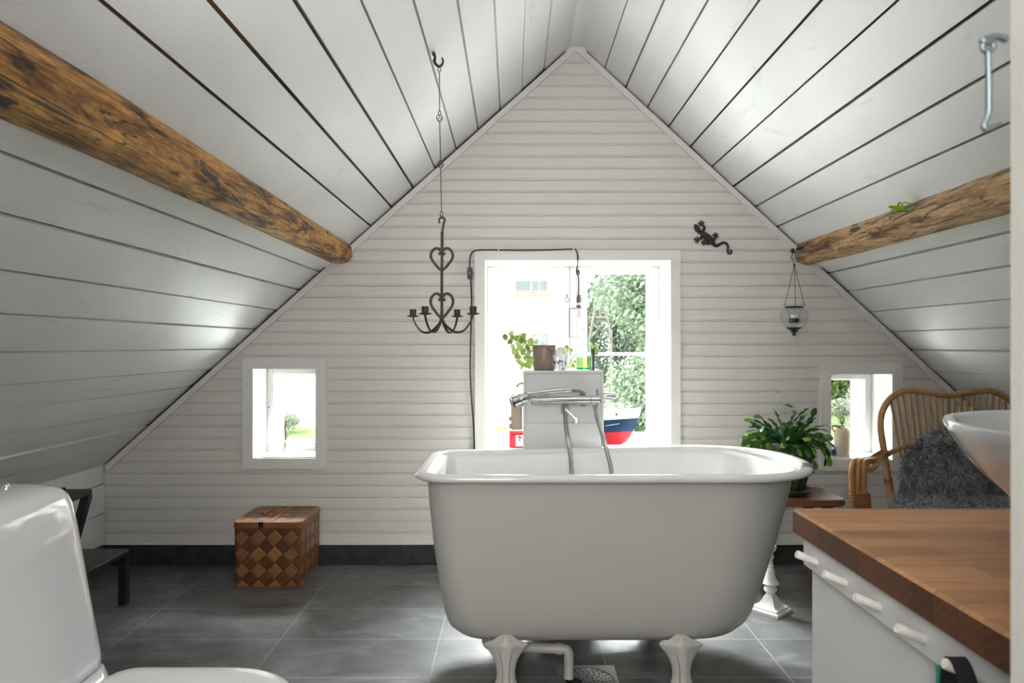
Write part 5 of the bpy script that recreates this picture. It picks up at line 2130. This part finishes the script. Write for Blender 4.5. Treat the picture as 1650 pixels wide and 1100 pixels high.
sil1 = WIN[0][2] + .0065
gv = thing('glass_vase', 'small clear glass vase with bare twigs in the left window', 'vase', at(459, 731, 3.62))
c = at(459, 0, 3.63)
mb = MB(); vh = at(0, 688, 3.63).z - sil1
mb.lathe([(0, .002), (.022, .002), (.0245, .006), (.023, vh * .5), (.021, vh * .75), (.013, vh * .88), (.0115, vh * .95), (.014, vh), (.012, vh), (.010, vh * .9), (.019, vh * .7), (.021, .012), (0, .012)], (c.x, c.y, sil1), 26)
mb.build('vase_glass', M['clear'], gv, 60)
tw2 = thing('bare_twigs', 'thin dark budded twigs standing in the clear glass vase', 'dried flowers', (c.x, c.y, sil1 + vh))
mb = MB()
twigs(mb, (c.x, c.y, sil1 + .02), 9, .36, .085, rt_, .0007, .05)
mb.build('twig_spray', M['twig'], tw2, 0)

# ------------------------------------------------------------------ rattan chair
rc = thing('rattan_armchair', 'honey coloured rattan armchair with a spindle back', 'armchair', (1.92, 2.8, 0))
YR = 3.02


def rp3(px, py, y=YR):
    return at(px, py, y)


def cane(mb, pts, r, k=6, seg=10, nodes=True):
    P = smooth_pts(pts, k)
    rr_ = []
    acc = 0
    for i in range(len(P)):
        if i:
            acc += (P[i] - P[i - 1]).length
        rr_.append(r * (1.07 if nodes and (acc % .17) < .012 else 1.0))
    mb.tube(P, rr_, seg)


def mir(p):                                                        # mirror about the chair's centre plane
    return Vector((2 * 1.925 - p.x, p.y, p.z))


half = [rp3(1443, 842, 2.91), rp3(1438, 805, 2.935), rp3(1432, 775, 2.95), rp3(1425, 730, 2.97), rp3(1419, 690, 2.99), rp3(1421, 665, 3.0), rp3(1432, 645, 3.01), rp3(1448, 633, 3.02), rp3(1465, 629.5, 3.02), rp3(1490, 632, 3.02), rp3(1515, 636, 3.02)]
mid = rp3(1530, 637, 3.02)
mid.x = 1.925
full = half + [mid] + [mir(p) for p in half[::-1]]
mb = MB(); cane(mb, full, .0135, 6, 12)
mb.build('back_frame', M['rattan'], rc, 60)
# lower back rail
lrail = [rp3(1425, 735, 2.965), rp3(1445, 724, 2.985), rp3(1470, 717, 3.0), rp3(1500, 714, 3.01)]
mrail = rp3(1530, 713, 3.012); mrail.x = 1.925
lr_full = lrail + [mrail] + [mir(p) for p in lrail[::-1]]
mb = MB(); cane(mb, lr_full, .011, 6, 10)
mb.build('back_rail', M['rattan'], rc, 60)
topc = smooth_pts(half + [mid], 10)
xs_top = [1434, 1444, 1454, 1465, 1475, 1485.5, 1496, 1506, 1517, 1527.5]


def top_z(x):
    best = max((p for p in smooth_pts(full, 10) if abs(p.x - x) < .012 and p.z > .7), key=lambda p: p.z, default=None)
    return best.z if best else .9


for i, px in enumerate(xs_top):
    xt = rp3(px, 0).x
    xbm = 1.712 + (xt - 1.658) * .82
    pts = [Vector((xt, 3.018, top_z(xt) - .006)), Vector((xt + (xbm - xt) * .30, 3.012, .80)), Vector((xt + (xbm - xt) * .62, 2.992, .64)), Vector((xbm, 2.93, .44))]
    for p2 in ((pts,) if i == len(xs_top) - 1 and False else (pts, [mir(p) for p in pts])):
        mb = MB(); cane(mb, p2, .0056, 5, 8)
        mb.build('spindle', M['rattan'], rc, 60)
# arms: three canes side by side bending down into the front post
for side in (0, 1):
    mb = MB()
    for o_ in (-1, 0, 1):
        off = Vector((o_ * .0215, o_ * -.004, 0))
        pts = [rp3(1424, 728, 2.96) + off * .2, at(1412, 737, 2.90) + off * .4, at(1400, 741, 2.84) + off * .9, at(1388, 742.5, 2.78) + off, at(1384, 747, 2.745) + off, at(1382, 760, 2.735) + off, at(1382, 790, 2.735) + off, at(1385, 815, 2.735) + off, at(1387, 838, 2.735) + off, Vector((at(1388, 0, 2.735).x, 2.735, .0135)) + off]
        if side:
            pts = [mir(p) for p in pts]
        cane(mb, pts, .0118, 5, 10)
    mb.build('arm', M['rattan'], rc, 60)
    # curl of the arm end
    mb = MB()
    pts = [at(1397, 744, 2.80), at(1397, 752, 2.77), at(1402, 757, 2.77), at(1409, 752, 2.80), at(1415, 742, 2.86), at(1421, 733, 2.93)]
    if side:
        pts = [mir(p) for p in pts]
    cane(mb, pts, .0105, 5, 10)
    mb.build('arm_scroll', M['rattan'], rc, 60)
    # bindings
    mb = MB()
    for py in range(796, 818, 3):
        c = at(1384.5 + (py - 796) * .1, py, 2.735)
        rg = rrect_ring(c.x - .038, 2.735 - .017, c.x + .038, 2.735 + .017, .012, c.z)
        mb.tube([(mir(p) if side else p) for p in rg], .0036, 6, closed=True)
    mb.build('cane_binding', M['rattan_d'], rc, 60)
    mb = MB()
    for t in range(7):
        c = at(1408 + t * 2.2, 739.5 - t * 1.4, 2.875 + t * .012)
        mb.tube([(mir(p) if side else p) for p in [c + Vector((.0165 * math.cos(a) * .8, .0165 * math.cos(a) * -.4, .0165 * math.sin(a))) for a in [2 * math.pi * q / 12 for q in range(12)]]], .0030, 6, closed=True)
    mb.build('cane_binding', M['rattan_d'], rc, 60)
    mb = MB()
    for py in (727, 730, 733, 771, 774, 778):
        if py == 771:
            mb.build('post_binding', M['rattan_d'], rc, 60)
            mb = MB()
        base = rp3(1425.5 + (py - 730) * .13, py, 2.965 - (py - 730) * .0005)
        mb.tube([(mir(p) if side else p) for p in [base + Vector((.0158 * math.cos(a), .0158 * math.sin(a), .003 * math.cos(a))) for a in [2 * math.pi * q / 14 for q in range(14)]]], .0026, 6, closed=True)
    mb.build('post_binding', M['rattan_d'], rc, 60)
    mb = MB()
    pts = [rp3(1442, 838, 2.912), Vector((1.66, 2.92, .2)), Vector((1.67, 2.94, .0135))]
    if side:
        pts = [mir(p) for p in pts]
    cane(mb, pts, .0135, 5, 10)
    mb.build('leg', M['rattan'], rc, 60)
mb = MB()
mb.loft([rrect_ring(1.44, 2.49, 2.41, 2.94, .09, .385), rrect_ring(1.43, 2.48, 2.42, 2.95, .1, .40), rrect_ring(1.44, 2.49, 2.41, 2.94, .09, .418)])
for y_ in (2.735,):
    pass
mb.build('seat', M['rattan'], rc, 50)

# sheepskin draped over back and seat
sk = MB()
rk = random.Random(12)


def skin_pt(u, v):
    """u across (-1..1), v 0 top of the back .. 1 front of the seat"""
    if v < .62:
        t = v / .62
        wdt = .12 + .20 * min(1, t / .42) ** .75
        x = 1.945 + u * wdt
        z = .800 - .315 * t - (.045 * abs(u) ** 2.2 * (1 - t))
        y = 2.975 - .07 * t - .055 * math.sin(math.pi * min(1, t * .9 + .1)) - .02
    else:
        t = (v - .62) / .38
        x = 1.945 + u * (.32 + .14 * min(1, t * 1.5))
        z = .485 - .012 * t + .018 * math.sin(u * 7 + 1) * t - .020 * abs(u) ** 2 * t
        y = 2.885 - .30 * t
    return Vector((x, y, z))


nu, nv = 26, 34
grid = [[skin_pt(-1 + 2 * i / nu, j / nv) for i in range(nu + 1)] for j in range(nv + 1)]
sk.loft(grid, closed=False, cap0=False, cap1=False)
for k in range(15000):
    u, v = rk.uniform(-1.02, 1.02), rk.uniform(-.01, 1) ** .9 if rk.random() < .95 else 0
    v = max(0, min(1, v if isinstance(v, float) else 0))
    if skin_pt(u, v).x > 2.27:
        continue
    p = skin_pt(max(-1, min(1, u)), v)
    e = .01
    du = skin_pt(min(1, u + e), v) - skin_pt(max(-1, u - e), v)
    dv = skin_pt(u, min(1, v + e)) - skin_pt(u, max(0, v - e))
    n = du.cross(dv)
    if n.length < 1e-8:
        continue
    n.normalize()
    if n.y > 0 and v < .62 or n.z < 0 and v >= .62:
        n = -n
    dd = dv.normalized()
    cl = mnoise.noise_vector(p * 22)
    dir_ = (n * .62 + dd * .30 + du.normalized() * (.35 * u if abs(u) > .8 else 0) + cl * .85 + Vector((rk.uniform(-.25, .25), rk.uniform(-.25, .25), rk.uniform(-.25, .25)))).normalized()
    cl2 = mnoise.noise_vector(p * 40 + Vector((7, 3, 1)))
    ln2 = rk.uniform(.022, .040)
    p1 = p + dir_ * ln2 * .5
    p2 = p1 + (dir_ + cl2 * .9 + dd * .4).normalized() * ln2 * .5
    s = dir_.cross(Vector((rk.uniform(-1, 1), rk.uniform(-1, 1), rk.uniform(-1, 1))))
    s.normalize()
    w = rk.uniform(.0015, .0028)
    t2 = dir_.cross(s)
    vs = [p + s * w, p - s * w * .5 + t2 * w * .8, p - s * w * .5 - t2 * w * .8, p1 + s * w * .9, p1 - s * w * .45 + t2 * w * .7, p1 - s * w * .45 - t2 * w * .7, p2]
    mi = 1 if (rk.random() < (.28 if v < .62 else .6)) else 0
    sk.add(vs, [(0, 1, 4, 3), (1, 2, 5, 4), (2, 0, 3, 5), (3, 4, 6), (4, 5, 6), (5, 3, 6)], mi)
so = sk.build('sheepskin', [M['fur'], M['fur_tip']], None, 60)
tag(so, 'shaggy grey sheepskin draped over the back and seat of the rattan chair', 'sheepskin')

# grasshopper on the right beam
gh = thing('grasshopper_ornament', 'bright green toy grasshopper sitting on the right log beam', 'toy insect', at(1450, 334, 2.52))
Yq = 2.50


def hp_(u, v, d=0.0):
    return at(1410 + u / 20.625, 310 + v / 20.625, Yq + d)


mb = MB()
P = smooth_pts([hp_(450, 490), hp_(500, 480), hp_(580, 490), hp_(680, 495), hp_(800, 500), hp_(950, 510), hp_(1090, 525)], 5)
mb.tube(P, [x / 20.625 * Yq / F for x in lerp_list([18, 52, 58, 62, 80, 80, 20], len(P))], 14)
mb.ball(hp_(500, 455, -.008), .003, 8, 6)
mb.build('body', M['grasshopper'], gh, 60)
for pts, mt in (([(620, 560), (560, 590), (500, 560)], 0), ([(720, 580), (700, 620), (640, 630)], 0), ([(800, 590), (1000, 640), (1250, 590)], 0), ([(760, 430), (790, 350), (830, 320), (880, 350)], 1), ([(860, 430), (960, 345), (1060, 340), (1300, 395)], 0), ([(740, 600), (900, 625), (1040, 600), (1270, 575)], 1)):
    mb = MB()
    Q = smooth_pts([hp_(a, b, -.012) for a, b in pts], 4)
    mb.tube(Q, lerp_list([.0028, .0024, .0014], len(Q)), 7)
    mb.build('leg', M['grasshopper_d' if mt else 'grasshopper'], gh, 60)

# ------------------------------------------------------------------ outdoors
GZ = -2.0
mb = MB(); mb.box((-70, 4.6, GZ - .3), (70, 90, GZ))
tag(mb.build('lawn', M['lawn'], None, 0), None, None, None, 'structure')

hb = thing('neighbour_house', 'white rendered house across the garden seen through the left casement', 'house', (-6, 28, GZ))
YH_ = 26.0
hx0, hx1, hz1 = -15.0, (946 - CX) * YH_ / F, 7.5
mb = MB(); mb.box((hx0, YH_, GZ), (hx1, YH_ + 9, hz1))
mb.build('house_wall', M['render'], hb, 0)
mb = MB()
mb.add([(hx0 - .4, YH_ - .5, hz1), (hx1 + .4, YH_ - .5, hz1), (hx1 + .4, YH_ + 4.5, hz1 + 4), (hx0 - .4, YH_ + 4.5, hz1 + 4), (hx0 - .4, YH_ + 9.5, hz1), (hx1 + .4, YH_ + 9.5, hz1)], [(0, 1, 2, 3), (3, 2, 5, 4), (0, 3, 4), (1, 5, 2)])
mb.build('house_roof', M['rooftile'], hb, 0)
for (pa, qa, pb, qb) in ((829, 441, 883, 471), (832, 537, 884, 572)):
    a, b = at(pa, qa, YH_), at(pb, qb, YH_)
    mb = MB()
    frame4(mb, a.x, b.x, b.z, a.z, .06, .06, .06, .06, YH_ - .06, YH_ - .002, 0)
    mb.box(((a.x + b.x) / 2 - .05, YH_ - .055, b.z + .055), ((a.x + b.x) / 2 + .05, YH_ - .003, a.z - .055))
    mb.box((a.x - .1, YH_ - .12, b.z - .12), (b.x + .1, YH_ - .001, b.z - .04))
    f_ = mb.build('house_window', M['housewin'], hb, 0)
    mb = MB(); mb.box((a.x + .05, YH_ - .03, b.z + .05), (b.x - .05, YH_ - .004, a.z - .05))
    mb.build('pane', M['housepane'], f_, 0)


def tree(name, label, x, y, zc, rx, ry, rz, nleaf, size, mats, seed, trunk=True, group=None):
    rr_ = random.Random(seed)
    o = thing(name, label, 'tree' if trunk else 'bush', (x, y, GZ), group)
    mb = MB()
    blobs = []
    for k in range(16):
        d = Vector((rr_.gauss(0, 1), rr_.gauss(0, 1), rr_.gauss(0, 1))).normalized()
        blobs.append((Vector((x + d.x * rx * .62, y + d.y * ry * .62, zc + d.z * rz * .62)), rr_.uniform(.34, .52)))
    for k in range(int(nleaf * 1.7)):
        c, br = rr_.choice(blobs)
        d = Vector((rr_.gauss(0, 1), rr_.gauss(0, 1), rr_.gauss(0, 1))).normalized() * (rr_.random() ** .4)
        p = c + Vector((d.x * rx * br, d.y * ry * br, d.z * rz * br))
        if p.z < GZ + .05:
            continue
        n = Vector((rr_.gauss(0, 1), rr_.gauss(0, 1), rr_.gauss(0, 1) + .6)).normalized()
        u = n.orthogonal().normalized()
        w = n.cross(u)
        s = size * .74 * rr_.uniform(.6, 1.3)
        mb.add([p - u * s, p + w * s * .55, p + u * s, p - w * s * .55], [(0, 1, 2, 3)], 0 if rr_.random() < .6 else 1)
    mb.build('foliage', mats, o, 0)
    if trunk:
        mb = MB()
        mb.tube(smooth_pts([(x, y, GZ), (x + .1, y, GZ + (zc - GZ) * .4), (x - .1, y, zc), (x + .15, y, zc + rz * .6)], 5), lerp_list([.22, .16, .10, .04], 16), 8)
        for k in range(6):
            c, br = blobs[k]
            mb.tube([(x, y, zc - rz * .5 + k * .2), tuple(c)], [.07, .02], 6)
        mb.build('trunk', M['bark'], o)
    return o


LV = [M['treeleaf'], M['treeleaf2']]
tree('garden_tree', 'tall leafy tree in the right casement of the large window', 4.15, 20.5, 2.9, 1.9, 1.9, 2.6, 9000, .12, LV, 1)
tree('garden_tree', 'broad tree at the far right of the large window view', 8.2, 27, 1.6, 3.0, 2.6, 3.4, 9000, .13, LV, 2)
tree('garden_tree', 'pale tree filling the gap behind the climbing frame', 5.3, 35, 1.6, 2.3, 2.0, 4.4, 9000, .14, [M['treeleaf2'], M['treeleaf']], 8)
tree('garden_bush', 'dense bush low in the right casement of the large window', 3.45, 16.0, -.65, 1.9, 1.2, 1.6, 11000, .075, LV, 3, False)
tree('garden_tree', 'bright green tree seen through the right small window', 15.2, 31, 0.6, 3.4, 2.4, 2.6, 8000, .13, [M['treeleaf3'], M['treeleaf3']], 4)
tree('garden_bush', 'grey green bush before the lawn edge in the right small window', 13.6, 26.0, -1.2, 1.6, 1.0, .75, 4000, .07, [M['treeleaf2'], M['greywood']], 5, False)
tree('garden_bush', 'small round bush against the white house in the left window', -8.3, 24, -1.6, .9, .8, .55, 2500, .06, [M['treeleaf2'], M['treeleaf']], 6, False)
sw_ = thing('climbing_frame', 'grey wooden climbing frame beside the trees behind the bulb', 'climbing frame', at(968, 540, 25))
mb = MB()
bar_y = 24.6
for a, b in (((950, 545), (966, 456)), ((985, 545), (968, 456)), ((949, 512), (986, 511)), ((950, 517), (986, 516)), ((957, 495), (962, 470)), ((975, 508), (984, 482)), ((985, 482), (985, 512)), ((970, 485), (985, 481)), ((950, 545), (975, 520)), ((955, 522), (984, 545)), ((950, 545), (950, 700)), ((985, 545), (985, 700))):
    bar_y += .07
    p, q = at(*a, bar_y), at(*b, bar_y)
    q.z = max(q.z, GZ + .0)
    p.z = max(p.z, GZ + .0)
    mb = MB()
    mb.tube([p, q], .05, 8)
    mb.build('wooden_bar', M['greywood'], sw_)
